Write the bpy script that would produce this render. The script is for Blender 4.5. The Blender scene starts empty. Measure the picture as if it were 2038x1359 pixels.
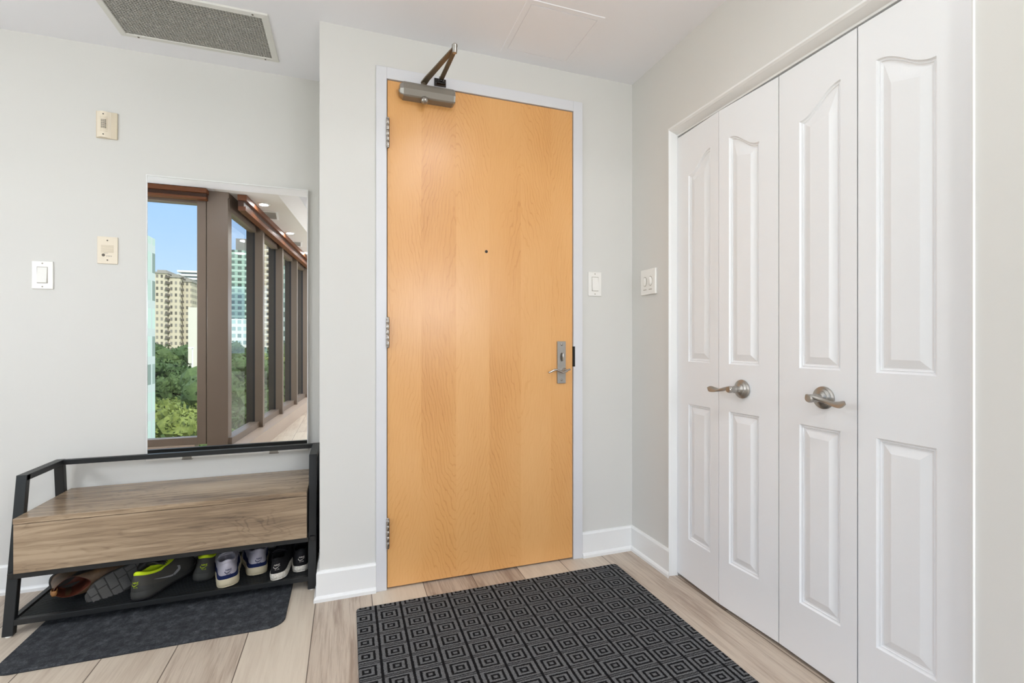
import bpy, bmesh, math, random
from mathutils import Vector, Matrix, Euler, noise as mnoise

scene = bpy.context.scene
COL = scene.collection
PI = math.pi
R = math.radians

# ------------------------------------------------------------------ camera
CAM_Z = 1.023
cam_data = bpy.data.cameras.new('camera')
cam_data.sensor_fit = 'HORIZONTAL'
cam_data.sensor_width = 36.0
cam_data.lens = 948.0 / 2038.0 * 36.0
cam_data.clip_start = 0.02
cam_data.clip_end = 3000
cam = bpy.data.objects.new('camera', cam_data)
COL.objects.link(cam)
cam.location = (0, 0, CAM_Z)
cam.rotation_euler = (R(90), 0, -R(19.12))
cam_data.shift_y = 0.0
scene.camera = cam

# ------------------------------------------------------------------ view
scene.view_settings.view_transform = 'Standard'
scene.view_settings.look = 'None'
scene.view_settings.exposure = 0.56
scene.view_settings.gamma = 1.0
scene.view_settings.use_curve_mapping = False

# ------------------------------------------------------------------ sky
world = bpy.data.worlds.new('sky')
scene.world = world
world.use_nodes = True
wt = world.node_tree
wt.nodes.clear()
w_out = wt.nodes.new('ShaderNodeOutputWorld')
w_bg = wt.nodes.new('ShaderNodeBackground')
w_ramp = wt.nodes.new('ShaderNodeValToRGB')
w_sep = wt.nodes.new('ShaderNodeSeparateXYZ')
w_tc = wt.nodes.new('ShaderNodeTexCoord')
wt.links.new(w_tc.outputs['Generated'], w_sep.inputs[0])
wt.links.new(w_sep.outputs[2], w_ramp.inputs[0])
wt.links.new(w_ramp.outputs[0], w_bg.inputs[0])
wt.links.new(w_bg.outputs[0], w_out.inputs[0])
els = w_ramp.color_ramp.elements
els[0].position = 0.0; els[0].color = (0.35, 0.43, 0.50, 1)
els[1].position = 1.0; els[1].color = (1.0, 1.05, 1.15, 1)
for p, c in ((0.12, (0.26, 0.36, 0.50, 1)), (0.30, (0.155, 0.28, 0.50, 1)), (0.42, (0.25, 0.38, 0.6, 1)), (0.62, (0.9, 0.97, 1.1, 1))):
    e = els.new(p); e.color = c
w_bg.inputs[1].default_value = 1.75

sun_data = bpy.data.lights.new('sun', 'SUN')
sun_data.energy = 2.7
sun_data.angle = R(0.6)
sun_data.color = (1.0, 0.95, 0.86)
sun = bpy.data.objects.new('sun', sun_data)
COL.objects.link(sun)
# light travels along -Z of the lamp
sun.rotation_euler = Vector((0.42, 0.72, 0.62)).to_track_quat('Z', 'Y').to_euler()


# ================================================================== helpers
def tag(o, label=None, cat=None, group=None, kind=None):
    if label: o['label'] = label
    if cat: o['category'] = cat
    if group: o['group'] = group
    if kind: o['kind'] = kind
    return o


def empty(name, loc=(0, 0, 0), rot=None):
    o = bpy.data.objects.new(name, None)
    COL.objects.link(o)
    o.empty_display_size = 0.05
    o.location = loc
    if rot is not None: o.rotation_euler = rot
    return o


def copy_tree(o, parent=None):
    c = o.copy(); COL.objects.link(c)
    c.parent = parent
    if parent is not None: c.matrix_parent_inverse = o.matrix_parent_inverse.copy()
    for ch in list(o.children): copy_tree(ch, c)
    return c


def local_to(ob, parent):
    ob.parent = parent


class MB:
    """collects shapes in one bmesh"""
    def __init__(self):
        self.bm = bmesh.new()
        self.mi = 0

    def _fin(self, verts, faces, mat=None):
        vs = [self.bm.verts.new(v) for v in verts]
        out = []
        for f in faces:
            try:
                fc = self.bm.faces.new([vs[i] for i in f]); fc.material_index = self.mi; out.append(fc)
            except ValueError:
                pass
        return vs, out

    def box(self, x0, x1, y0, y1, z0, z1, bev=0.0, M=None):
        if x1 < x0: x0, x1 = x1, x0
        if y1 < y0: y0, y1 = y1, y0
        if z1 < z0: z0, z1 = z1, z0
        v = [(x0, y0, z0), (x1, y0, z0), (x1, y1, z0), (x0, y1, z0), (x0, y0, z1), (x1, y0, z1), (x1, y1, z1), (x0, y1, z1)]
        fs = [(0, 3, 2, 1), (4, 5, 6, 7), (0, 1, 5, 4), (1, 2, 6, 5), (2, 3, 7, 6), (3, 0, 4, 7)]
        if M is not None: v = [M @ Vector(p) for p in v]
        vs, fcs = self._fin(v, fs)
        if bev > 0:
            es = list({e for f in fcs for e in f.edges})
            r = bmesh.ops.bevel(self.bm, geom=es, offset=bev, segments=2, affect='EDGES', profile=0.5)
            for f in r['faces']: f.material_index = self.mi
        return self

    def quad(self, *p):
        self._fin(p, [tuple(range(len(p)))]); return self

    def grid(self, rows, closed=False, cap0=False, cap1=False):
        """rows: list of equal-length point lists"""
        n = len(rows[0])
        vs = [[self.bm.verts.new(p) for p in r] for r in rows]
        for a, b in zip(vs, vs[1:]):
            for i in range(n if closed else n - 1):
                j = (i + 1) % n
                try:
                    f = self.bm.faces.new((a[i], a[j], b[j], b[i])); f.material_index = self.mi
                except ValueError: pass
        if cap0:
            f = self.bm.faces.new(list(reversed(vs[0]))); f.material_index = self.mi
        if cap1:
            f = self.bm.faces.new(vs[-1]); f.material_index = self.mi
        return vs

    def tube(self, pts, r, n=8, cap=True, scale=None, sq=False):
        pts = [Vector(p) for p in pts]
        rows = []
        up = Vector((0, 0, 1))
        prev = None
        for i, p in enumerate(pts):
            if i == 0: t = pts[1] - pts[0]
            elif i == len(pts) - 1: t = pts[-1] - pts[-2]
            else: t = (pts[i + 1] - pts[i]).normalized() + (pts[i] - pts[i - 1]).normalized()
            t.normalize()
            if prev is None:
                a = up if abs(t.dot(up)) < 0.95 else Vector((1, 0, 0))
                u = t.cross(a).normalized()
            else:
                u = (prev - t * prev.dot(t)).normalized()
            prev = u
            w = t.cross(u)
            rr = r[i] if isinstance(r, (list, tuple)) else r
            sx, sy = scale if scale else (1, 1)
            rows.append([p + u * math.cos(2 * PI * k / n) * rr * sx + w * math.sin(2 * PI * k / n) * rr * sy for k in range(n)])
        self.grid(rows, closed=True, cap0=cap, cap1=cap)
        return self

    def lathe(self, prof, M=None, n=32):
        """prof: list of (r, h) turned about local Z"""
        M = M or Matrix()
        rows = [[M @ Vector((max(r, 1e-5) * math.cos(2 * PI * k / n), max(r, 1e-5) * math.sin(2 * PI * k / n), h)) for k in range(n)] for r, h in prof]
        self.grid(rows, closed=True, cap0=True, cap1=True)
        return self

    def prism(self, poly, h, M=None):
        """poly in local XY extruded from z=0 to h"""
        M = M or Matrix()
        a = [M @ Vector((x, y, 0)) for x, y in poly]
        b = [M @ Vector((x, y, h)) for x, y in poly]
        self.grid([a, b], closed=True, cap0=True, cap1=True)
        return self

    def build(self, name, mat, parent=None, smooth=False, angle=None):
        bmesh.ops.recalc_face_normals(self.bm, faces=self.bm.faces)
        me = bpy.data.meshes.new(name)
        self.bm.to_mesh(me); self.bm.free()
        mats = mat if isinstance(mat, (list, tuple)) else [mat]
        for m in mats: me.materials.append(m)
        if smooth:
            for p in me.polygons: p.use_smooth = True
            if angle: me.set_sharp_from_angle(angle=R(angle))
        o = bpy.data.objects.new(name, me)
        COL.objects.link(o)
        if parent is not None: o.parent = parent
        return o


def bm_raw(name, bm, mat, parent=None, smooth=False, recalc=True):
    m = MB(); m.bm.free(); m.bm = bm
    if recalc: return m.build(name, mat, parent, smooth)
    me = bpy.data.meshes.new(name); bm.to_mesh(me); bm.free()
    me.materials.append(mat)
    o = bpy.data.objects.new(name, me); COL.objects.link(o)
    if parent is not None: o.parent = parent
    return o


def struct(o):
    o['kind'] = 'structure'
    return o


# ------------------------------------------------------------------ node DSL
class S:
    """a shader socket with arithmetic"""
    def __init__(self, nt, sock): self.nt, self.s = nt, sock

    def _m(self, op, *a, clamp=False):
        n = self.nt.nodes.new('ShaderNodeMath'); n.operation = op; n.use_clamp = clamp
        for i, x in enumerate((self,) + a):
            if isinstance(x, S): self.nt.links.new(x.s, n.inputs[i])
            else: n.inputs[i].default_value = x
        return S(self.nt, n.outputs[0])

    def __add__(self, o): return self._m('ADD', o)
    def __radd__(self, o): return self._m('ADD', o)
    def __sub__(self, o): return self._m('SUBTRACT', o)
    def __rsub__(self, o): return (self * -1) + o
    def __mul__(self, o): return self._m('MULTIPLY', o)
    def __rmul__(self, o): return self._m('MULTIPLY', o)
    def __truediv__(self, o): return self._m('DIVIDE', o)
    def abs(self): return self._m('ABSOLUTE')
    def floor(self): return self._m('FLOOR')
    def frac(self): return self._m('FRACT')
    def pow(self, p): return self._m('POWER', p)
    def gt(self, v): return self._m('GREATER_THAN', v)
    def lt(self, v): return self._m('LESS_THAN', v)
    def max(self, v): return self._m('MAXIMUM', v)
    def min(self, v): return self._m('MINIMUM', v)
    def sin(self): return self._m('SINE')
    def clamp(self): return self._m('ADD', 0.0, clamp=True)
    def pingpong(self, v): return self._m('PINGPONG', v)

    def ss(self, a, b):
        n = self.nt.nodes.new('ShaderNodeMapRange'); n.interpolation_type = 'SMOOTHSTEP'
        self.nt.links.new(self.s, n.inputs[0])
        n.inputs[1].default_value = a; n.inputs[2].default_value = b
        return S(self.nt, n.outputs[0])


class Mat:
    def __init__(self, name, base=(0.8, 0.8, 0.8), rough=0.5, metal=0.0, spec=0.5, **kw):
        self.m = bpy.data.materials.new(name); self.m.use_nodes = True
        self.nt = self.m.node_tree
        self.b = self.nt.nodes['Principled BSDF']
        self.b.inputs['Base Color'].default_value = (*base, 1)
        self.b.inputs['Roughness'].default_value = rough
        self.b.inputs['Metallic'].default_value = metal
        self.b.inputs['Specular IOR Level'].default_value = spec
        for k, v in kw.items(): self.b.inputs[k.replace('_', ' ')].default_value = v
        self.m.diffuse_color = (*base, 1)

    def coord(self, which='Object'):
        n = self.nt.nodes.new('ShaderNodeTexCoord')
        return S(self.nt, n.outputs[which])

    def xyz(self, which='Object'):
        n = self.nt.nodes.new('ShaderNodeSeparateXYZ')
        c = self.coord(which); self.nt.links.new(c.s, n.inputs[0])
        return [S(self.nt, n.outputs[i]) for i in range(3)]

    def comb(self, x, y, z):
        n = self.nt.nodes.new('ShaderNodeCombineXYZ')
        for i, v in enumerate((x, y, z)):
            if isinstance(v, S): self.nt.links.new(v.s, n.inputs[i])
            else: n.inputs[i].default_value = v
        return S(self.nt, n.outputs[0])

    def noise(self, vec, scale=5, detail=2, rough=0.5, dist=0.0):
        n = self.nt.nodes.new('ShaderNodeTexNoise')
        if vec is not None: self.nt.links.new(vec.s, n.inputs['Vector'])
        n.inputs['Scale'].default_value = scale; n.inputs['Detail'].default_value = detail
        n.inputs['Roughness'].default_value = rough; n.inputs['Distortion'].default_value = dist
        return S(self.nt, n.outputs['Fac'])

    def voro(self, vec, scale=5, feature='F1'):
        n = self.nt.nodes.new('ShaderNodeTexVoronoi'); n.feature = feature
        if vec is not None: self.nt.links.new(vec.s, n.inputs['Vector'])
        n.inputs['Scale'].default_value = scale
        return S(self.nt, n.outputs['Distance'])

    def attr(self, name, out='Fac'):
        n = self.nt.nodes.new('ShaderNodeAttribute'); n.attribute_name = name
        return S(self.nt, n.outputs[out])

    def ramp(self, fac, stops, interp='LINEAR'):
        n = self.nt.nodes.new('ShaderNodeValToRGB'); cr = n.color_ramp; cr.interpolation = interp
        cr.elements[0].position = stops[0][0]; cr.elements[0].color = (*stops[0][1], 1)
        cr.elements[1].position = stops[-1][0]; cr.elements[1].color = (*stops[-1][1], 1)
        for p, c in stops[1:-1]:
            e = cr.elements.new(p); e.color = (*c, 1)
        self.nt.links.new(fac.s, n.inputs[0])
        return S(self.nt, n.outputs[0])

    def mix(self, fac, a, b, mode='MIX'):
        n = self.nt.nodes.new('ShaderNodeMix'); n.data_type = 'RGBA'; n.blend_type = mode
        for i, v in ((0, fac), (6, a), (7, b)):
            if isinstance(v, S): self.nt.links.new(v.s, n.inputs[i])
            elif i == 0: n.inputs[i].default_value = v
            else: n.inputs[i].default_value = (*v, 1)
        return S(self.nt, n.outputs[2])

    def color(self, s): self.nt.links.new(s.s, self.b.inputs['Base Color']); return self
    def rough(self, s): self.nt.links.new(s.s, self.b.inputs['Roughness']); return self

    def bump(self, h, strength=0.3, dist=0.001):
        n = self.nt.nodes.new('ShaderNodeBump')
        n.inputs['Strength'].default_value = strength; n.inputs['Distance'].default_value = dist
        self.nt.links.new(h.s, n.inputs['Height'])
        self.nt.links.new(n.outputs[0], self.b.inputs['Normal'])
        return self


def srgb(r, g, b):
    def f(v):
        v /= 255.0
        return v / 12.92 if v <= 0.04045 else ((v + 0.055) / 1.055) ** 2.4
    return (f(r), f(g), f(b))


# ================================================================== materials
def paint(name, base, rough=0.55, bump=0.04, spec=0.35):
    m = Mat(name, base, rough, spec=spec)
    c = m.coord()
    n = m.noise(c, 260, 2)
    m.bump(n, bump, 0.001)
    return m.m


M_WALL = paint('wall_paint', (0.695, 0.682, 0.65))
M_CEIL = paint('ceiling_paint', (0.86, 0.86, 0.89), 0.8)
M_TRIM = paint('white_trim_paint', (0.84, 0.84, 0.83), 0.35, 0.02, 0.5)
M_FRAME = paint('white_door_frame_paint', (0.71, 0.71, 0.735), 0.35, 0.01, 0.5)
M_SOFFIT = paint('upper_ceiling_painted_shade', (0.62, 0.62, 0.64), 0.8)  # shade put into the colour: raised ceiling greyed to look dimly lit
M_STRIP = paint('window_ceiling_paint', (0.68, 0.645, 0.61), 0.8)  # darker taupe paints in the dimness of the ceiling beside the windows

# closet door: painted moulded skin with a faint vertical wood texture
m = Mat('closet_door_paint', (0.86, 0.866, 0.88), 0.38, spec=0.5)
x, y, z = m.xyz()
g = m.noise(m.comb(x * 260, y * 260, z * 14), 1.0, 2)
g2 = m.noise(m.comb(x * 90, y * 40, z * 300), 1.0, 2)
m.bump(g * 0.6 + g2 * 0.4, 0.12, 0.001)
M_CLOSET = m.m

# floor planks: tones come from per-plank face attributes
m = Mat('floor_planks', (0.5, 0.4, 0.3), 0.42, spec=0.4)
tone = m.attr('plank_tone')
seed = m.attr('plank_seed')
u = m.attr('plank_u'); v = m.attr('plank_v'); w = m.attr('plank_w'); ln = m.attr('plank_l')
vec = m.comb(u * 10 + seed * 37, v * 1.1 + seed * 91, seed * 13)
big = m.noise(vec, 1.6, 4, 0.55, 0.6)
vec2 = m.comb(u * 120 + seed * 17, v * 5.0 + seed * 53, seed * 3)
fine = m.noise(vec2, 1.0, 5, 0.65, 0.25)
vec3 = m.comb(u * 420, v * 11 + seed * 9, seed * 3)
streak = m.noise(vec3, 1.0, 2, 0.5, 0.0)
knotv = m.comb(u * 9 + seed * 21, v * 2.6 + seed * 11, seed * 5)
kn = m.voro(knotv, 1.0)
knot = kn.ss(0.10, 0.02)
light = m.mix(tone, srgb(214, 202, 185), srgb(186, 170, 154))
dark = m.mix(tone, srgb(186, 168, 150), srgb(138, 118, 104))
f1 = (big.ss(0.42, 0.68) * 0.65 + fine.ss(0.42, 0.66) * 0.5)
f1 = (f1 * (tone * 1.15 + 0.28)).clamp()
c1 = m.mix(f1, light, dark)
c2 = m.mix((streak.ss(0.60, 0.78) * 0.45) * (tone * 0.7 + 0.3), c1, srgb(232, 222, 206))
c3 = m.mix(knot * 0.7, c2, srgb(118, 100, 86))
edge = (u.min(w - u)).min(v.min(ln - v))
gap = edge.ss(0.0022, 0.0009)
c4 = m.mix(gap * 0.85, c3, srgb(74, 58, 48))
m.color(c4)
m.bump(fine * 0.5 + streak * 0.5 - gap * 2.5, 0.25, 0.0012)
M_FLOOR = m.m

# maple veneer of the entry door
m = Mat('maple_veneer', (0.6, 0.33, 0.12), 0.3, spec=0.5)
x, y, z = m.xyz()
LP = 0.149
sdist = (x - 0.148 + 0.298 * 4).pingpong(LP)          # bookmatched leaves
leaf = ((x - 0.148 + 0.149 * 8) / LP).floor()
wn = m.noise(m.comb(sdist * 7, leaf * 0.13, z * 2.2), 1.0, 2, 0.5, 0.1)
wn2 = m.noise(m.comb(sdist * 30, leaf * 0.2, z * 11), 1.0, 2, 0.5)
zz = z - 1.12
f = (sdist * 6.7).pow(1.35) * 7.0 + zz * zz * 9.0 + wn * 5.0 + wn2 * 1.6
ring = (f * 1.35).frac()
line = (ring - 0.5).abs().ss(0.34, 0.5)
fine = m.noise(m.comb(x * 330, leaf * 3, z * 9), 1.0, 3, 0.6)
tonal = m.noise(m.comb(x * 4.0, leaf * 0.45, z * 1.5), 1.0, 2)
lt = m.noise(m.comb(leaf * 5.3, 1.7, z * 0.45), 1.0, 1)
fa = (line * (tonal.ss(0.35, 0.65) * 0.20 + 0.05) + fine.ss(0.3, 0.7) * 0.14 + (tonal - 0.5) * 0.6 + (lt - 0.5) * 0.9 + 0.17).clamp()
c = m.ramp(fa, [(0.0, srgb(232, 178, 116)), (0.35, srgb(222, 163, 98)), (0.7, srgb(204, 141, 78)), (1.0, srgb(184, 120, 62))])
m.color(c)
m.bump(fine, 0.04, 0.001)
M_MAPLE = m.m

# bench laminate, grain along X
def laminate(name, sd, ro):
    m = Mat(name, (0.4, 0.3, 0.2), ro, spec=0.45)
    x, y, z = m.xyz()
    q = y + z
    wv = m.noise(m.comb(x * 2.2 + sd, q * 9, sd), 1.0, 3, 0.5, 0.8)
    st = m.noise(m.comb(x * 4 + sd, q * 85 + wv * 3.5, sd), 1.0, 4, 0.6, 0.3)
    pore = m.noise(m.comb(x * 26, q * 520, sd), 1.0, 1)
    rg = ((wv * 16).frac() - 0.5).abs().ss(0.25, 0.5) * wv.ss(0.38, 0.62)
    big = m.noise(m.comb(x * 1.7 + sd * 2, q * 9, sd), 1.0, 2)
    fa = (st.ss(0.25, 0.75) * 0.55 + rg * 0.20 + (big - 0.5) * 1.3 + pore.ss(0.62, 0.75) * 0.14 + 0.06).clamp()
    c = m.ramp(fa, [(0.0, srgb(178, 156, 130)), (0.35, srgb(152, 130, 106)), (0.65, srgb(124, 105, 86)), (1.0, srgb(80, 66, 56))])
    m.color(c); m.bump(st, 0.08, 0.001)
    return m.m


M_LAM_TOP = laminate('greyed_oak_laminate_lid', 3.1, 0.24)
M_LAM_FRONT = laminate('greyed_oak_laminate_front', 7.7, 0.42)

def simple(name, base, rough=0.5, metal=0.0, spec=0.5, bump=0.0, scale=300):
    m = Mat(name, base, rough, metal, spec)
    if bump:
        m.bump(m.noise(m.coord(), scale, 2), bump, 0.001)
    else:
        n = m.noise(m.coord(), scale, 2)
        m.rough((n - 0.5) * 0.08 + rough)
    return m.m


M_BLACKMETAL = simple('black_powder_coat', (0.012, 0.013, 0.014), 0.42, 0.0, 0.5, 0.08, 900)
M_STEEL = simple('brushed_nickel', srgb(168, 164, 158), 0.32, 0.9)
M_STEEL2 = simple('satin_nickel', srgb(180, 172, 164), 0.26, 0.92)
M_DARKSTEEL = simple('closer_grey_enamel', srgb(132, 125, 115), 0.5, 0.15)
M_BRONZE = simple('closer_arm_bronze', srgb(120, 108, 92), 0.38, 0.6)
M_CHROME = simple('polished_edge', (0.75, 0.75, 0.76), 0.12, 1.0)
M_BLACK = simple('black_gap', (0.01, 0.01, 0.01), 0.7)
M_PLASTIC_W = simple('white_plastic', (0.86, 0.84, 0.80), 0.3)
M_PLASTIC_C = simple('cream_plastic', srgb(236, 224, 204), 0.35)
M_PLASTIC_T = simple('tan_plastic', srgb(216, 203, 180), 0.4)
M_DARKSLOT = simple('dark_slot', srgb(96, 88, 78), 0.6)
M_GREYSLOT = simple('grey_slot', srgb(168, 160, 148), 0.6)
M_EGG = simple('egg_crate_metal', srgb(186, 184, 178), 0.55, 0.2)
M_DUCT = simple('duct_dark', (0.07, 0.067, 0.06), 0.8)
M_GRILLEFRAME = simple('grille_frame_paint', (0.72, 0.71, 0.67), 0.45)
M_TAUPE = simple('taupe_window_frame', srgb(118, 103, 91), 0.4)
M_TAUPE_L = simple('pale_taupe_ledge', srgb(176, 158, 144), 0.35)
M_FIN = simple('exterior_dark_fin', (0.02, 0.02, 0.022), 0.5)
M_BLIND_D = simple('dark_rolled_blind', srgb(62, 34, 18), 0.6)
M_BLIND = simple('brown_wood_blind', srgb(104, 58, 28), 0.45, 0, 0.4, 0.2, 60)

m = Mat('mirror_silver', (0.86, 0.87, 0.86), 0.0, 1.0)
M_MIRROR = m.m

# window glass: mostly clear, reflecting at its Fresnel rate
m = bpy.data.materials.new('window_glass'); m.use_nodes = True
nt = m.node_tree; nt.nodes.clear()
o_ = nt.nodes.new('ShaderNodeOutputMaterial'); mx = nt.nodes.new('ShaderNodeMixShader')
tr = nt.nodes.new('ShaderNodeBsdfTransparent'); gl = nt.nodes.new('ShaderNodeBsdfGlossy'); fr = nt.nodes.new('ShaderNodeLayerWeight')
tr.inputs[0].default_value = (0.96, 0.985, 0.975, 1); gl.inputs['Roughness'].default_value = 0.0; fr.inputs[0].default_value = 0.5
pw = nt.nodes.new('ShaderNodeMath'); pw.operation = 'POWER'; pw.inputs[1].default_value = 5.0
ml = nt.nodes.new('ShaderNodeMath'); ml.operation = 'MULTIPLY_ADD'; ml.inputs[1].default_value = 0.94; ml.inputs[2].default_value = 0.04
nt.links.new(fr.outputs['Facing'], pw.inputs[0]); nt.links.new(pw.outputs[0], ml.inputs[0])
nt.links.new(ml.outputs[0], mx.inputs[0]); nt.links.new(tr.outputs[0], mx.inputs[1]); nt.links.new(gl.outputs[0], mx.inputs[2])
nt.links.new(mx.outputs[0], o_.inputs[0])
M_GLASS = m

def emit(name, col, strength):
    m = bpy.data.materials.new(name); m.use_nodes = True
    b = m.node_tree.nodes['Principled BSDF']
    b.inputs['Base Color'].default_value = (0.8, 0.8, 0.8, 1)
    b.inputs['Emission Color'].default_value = (*col, 1)
    b.inputs['Emission Strength'].default_value = strength
    return m


# entry mat: nested rectangles
m = Mat('mat_pattern', (0.1, 0.1, 0.1), 0.95, spec=0.1)
x, y, z = m.xyz()
px_ = ((x - 0.1036 + 0.0922 * 10) / 0.0922).frac() - 0.5
py_ = ((y - 1.864 + 0.0745 * 40) / 0.0745).frac() - 0.5
wob = (m.noise(m.coord(), 160, 2) - 0.5) * 0.05
ax = px_.abs() + wob; ay = py_.abs() + wob
d = ax.max(ay)
def band(lo, hi, s=0.018):
    return d.ss(lo - s, lo + s) * (1 - d.ss(hi - s, hi + s))
blk = band(0.07, 0.15) + band(0.25, 0.335)
blk = blk.max(ax.ss(0.44, 0.465)).max(ay.ss(0.415, 0.435) * (1 - ay.ss(0.455, 0.47)))
blk = blk.max(ay.ss(0.485, 0.5)).clamp()
fib = m.noise(m.coord(), 900, 2, 0.7)
fib2 = m.noise(m.coord(), 240, 2, 0.7)
grey = m.ramp((fib * 0.6 + fib2 * 0.4).ss(0.3, 0.72), [(0, srgb(56, 57, 59)), (1, srgb(138, 139, 141))])
bl = m.ramp(fib, [(0.2, (0.004, 0.004, 0.005)), (0.8, (0.013, 0.013, 0.015))])
m.color(m.mix(blk, grey, bl))
m.bump(fib * 0.5 + (1 - blk) * 0.8, 0.7, 0.003)
M_MAT = m.m

m = Mat('charcoal_pile_mat', (0.03, 0.03, 0.03), 0.95, spec=0.1)
x, y, z = m.xyz()
n1 = m.noise(m.coord(), 700, 2, 0.7); n2 = m.noise(m.coord(), 38, 3, 0.6); n4 = m.noise(m.coord(), 180, 2, 0.7)
rib = ((x * 24 + n2 * 0.15).frac() - 0.5).abs().ss(0.44, 0.5)
fa = (n1 * 0.5 + n4 * 0.3 + n2 * 0.5 - 0.2 - rib * 0.03).clamp()
m.color(m.ramp(fa, [(0.15, srgb(30, 32, 35)), (0.45, srgb(62, 64, 68)), (0.8, srgb(118, 120, 124))]))
m.bump(n1 * 0.5 + n2 - rib * 0.1, 0.8, 0.004)
M_MAT2 = m.m
M_MATBACK = simple('mat_rubber_edge', (0.015, 0.015, 0.017), 0.8)
# ================================================================== room shell
H = 2.291
YD = 2.03        # entry-door wall
YL = 2.503       # mirror wall
XC = 1.332       # closet wall
rnd = random.Random(4)

# floor: one mesh, a face per plank
PW = 0.2107
bm = bmesh.new()
lay = {n: bm.faces.layers.float.new(n) for n in ('plank_tone', 'plank_seed')}
layv = {n: bm.loops.layers.float.new(n) for n in ('plank_u', 'plank_v', 'plank_w', 'plank_l')}
tones = {-2: (.55, 1.30), -1: (.10, 1.90), 0: (.12, 2.6), 1: (.80, 2.4), 2: (.75, 2.7), 3: (.05, 2.5), 4: (.30, 2.2), 5: (.62, 2.9),
         -3: (.62, 2.1), -4: (.4, 1.9), -5: (.35, 2.4), 6: (.6, 2.3)}
joints = {-1: 1.455, 6: 1.448, -2: 0.95, -3: 0.62, -4: 0.8, -5: 0.7, 0: 0.9, 1: 1.2, 2: 1.15, 3: 1.25, 4: 1.18, 5: 0.95}
for k in range(-12, 19):
    x0 = 0.0946 + PW * k; x1 = x0 + PW
    if x1 < -2.6 or x0 > 3.9: continue
    y = joints.get(k, 1.05 - 0.47 * ((k * 0.618) % 1.0) * 2)
    ys = [y]
    while ys[-1] < 2.62: ys.append(ys[-1] + 1.5)
    while ys[0] > -6.2: ys.insert(0, ys[0] - 1.5)
    for i, (a, b) in enumerate(zip(ys, ys[1:])):
      sd_ = rnd.random()
      for reg in ('entry', 'living'):
        poly = [(x0, a), (x1, a), (x1, b), (x0, b)]
        for h in ([lambda p: p[1] - 0.3] if reg == 'entry' else [lambda p: 0.3 - p[1], lambda p: (p[0] + 0.95) * 0.9961 + (p[1] - 0.36) * 0.0877 + 0.02]):
            out = []
            for p, q in zip(poly, poly[1:] + poly[:1]):
                hp, hq = h(p), h(q)
                if hp >= 0: out.append(p)
                if hp * hq < 0:
                    t_ = hp / (hp - hq); out.append((p[0] + (q[0] - p[0]) * t_, p[1] + (q[1] - p[1]) * t_))
            poly = out
            if len(poly) < 3: break
        if len(poly) < 3: continue
        f = bm.faces.new([bm.verts.new((p[0], p[1], 0)) for p in poly])
        t = rnd.random() * 0.8 + 0.1
        if k in tones and b > 1.7: t = tones[k][0]
        if k == -1 and a > 1.4: t = 0.72
        if k == -1 and abs(b - 1.455) < 0.01: t = 0.28
        if k == -2 and b > 1.7: t = 0.12
        f[lay['plank_tone']] = t
        f[lay['plank_seed']] = sd_
        for lp in f.loops:
            px, py, _ = lp.vert.co
            lp[layv['plank_u']] = px - x0; lp[layv['plank_v']] = py - a
            lp[layv['plank_w']] = PW; lp[layv['plank_l']] = b - a
mb = MB(); mb.bm.free(); mb.bm = bm
struct(mb.build('floor', M_FLOOR))

# ceiling: low over the entry and along the windows, raised over the living room
C0 = (-0.95, 0.36)
wd = Vector((0.0877, -0.9961, 0)); wn_ = Vector((0.9961, 0.0877, 0))
MW = Matrix(((wd.x, wn_.x, 0, C0[0]), (wd.y, wn_.y, 0, C0[1]), (0, 0, 1, 0), (0, 0, 0, 1)))
def W(s, n, z): return MW @ Vector((s, n, z))

mb = MB()
mb.box(-2.5, 3.7, 0.43, 2.7, H, H + 0.4); mb.box(-2.5, -1.05, 0.2, 0.43, H, H + 0.4)
struct(mb.build('ceiling', M_CEIL))
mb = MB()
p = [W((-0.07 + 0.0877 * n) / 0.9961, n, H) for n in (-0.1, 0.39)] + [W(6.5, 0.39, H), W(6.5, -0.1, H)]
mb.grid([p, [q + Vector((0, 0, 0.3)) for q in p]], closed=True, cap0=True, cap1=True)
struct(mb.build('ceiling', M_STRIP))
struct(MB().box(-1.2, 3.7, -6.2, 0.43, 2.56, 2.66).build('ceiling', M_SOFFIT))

# walls
struct(MB().box(-2.5, 0.0, YL, YL + 0.1, 0, H).build('wall_left', M_WALL))
mb = MB()
mb.box(-0.102, 0.1124, YD, YL + 0.09, 0, H)
mb.box(1.053, XC + 0.12, YD, YD + 0.12, 0, H)
mb.box(0.1124, 1.053, YD, YD + 0.12, 2.152, H)
struct(mb.build('wall_back', M_WALL))
struct(MB().box(0.1, 1.1, YD + 0.13, YD + 0.15, 0, 2.2).build('wall_corridor', M_BLACK))
OY0, OY1, OZ = 0.672, 1.742, 1.95
mb = MB()
mb.box(XC, XC + 0.12, OY1, YD, 0, H)
mb.box(XC, XC + 0.12, OY0, OY1, OZ, H)
mb.box(XC, XC + 0.12, -0.5, OY0, 0, 2.56)
struct(mb.build('wall_right', M_WALL))
mb = MB()
mb.box(XC + 0.6, XC + 0.62, 0.5, 1.9, 0, H)
mb.box(XC + 0.12, XC + 0.6, 0.55, 0.57, 0, H)
mb.box(XC + 0.12, XC + 0.6, 1.84, 1.86, 0, H)
mb.box(XC + 0.12, XC + 0.6, 0.55, 1.86, 2.2, 2.22)
struct(mb.build('wall_closet', M_WALL))
struct(MB().box(XC, 3.6, -0.5, -0.4, 0, 2.56).build('wall_jog', M_WALL))
struct(MB().box(3.6, 3.7, -6.1, -0.4, 0, 2.56).build('wall_living', M_WALL))
mb = MB()
mb.box(-1.2, -0.1, -6.1, -6.0, 0, 2.56); mb.box(3.0, 3.7, -6.1, -6.0, 0, 2.56)
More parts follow.
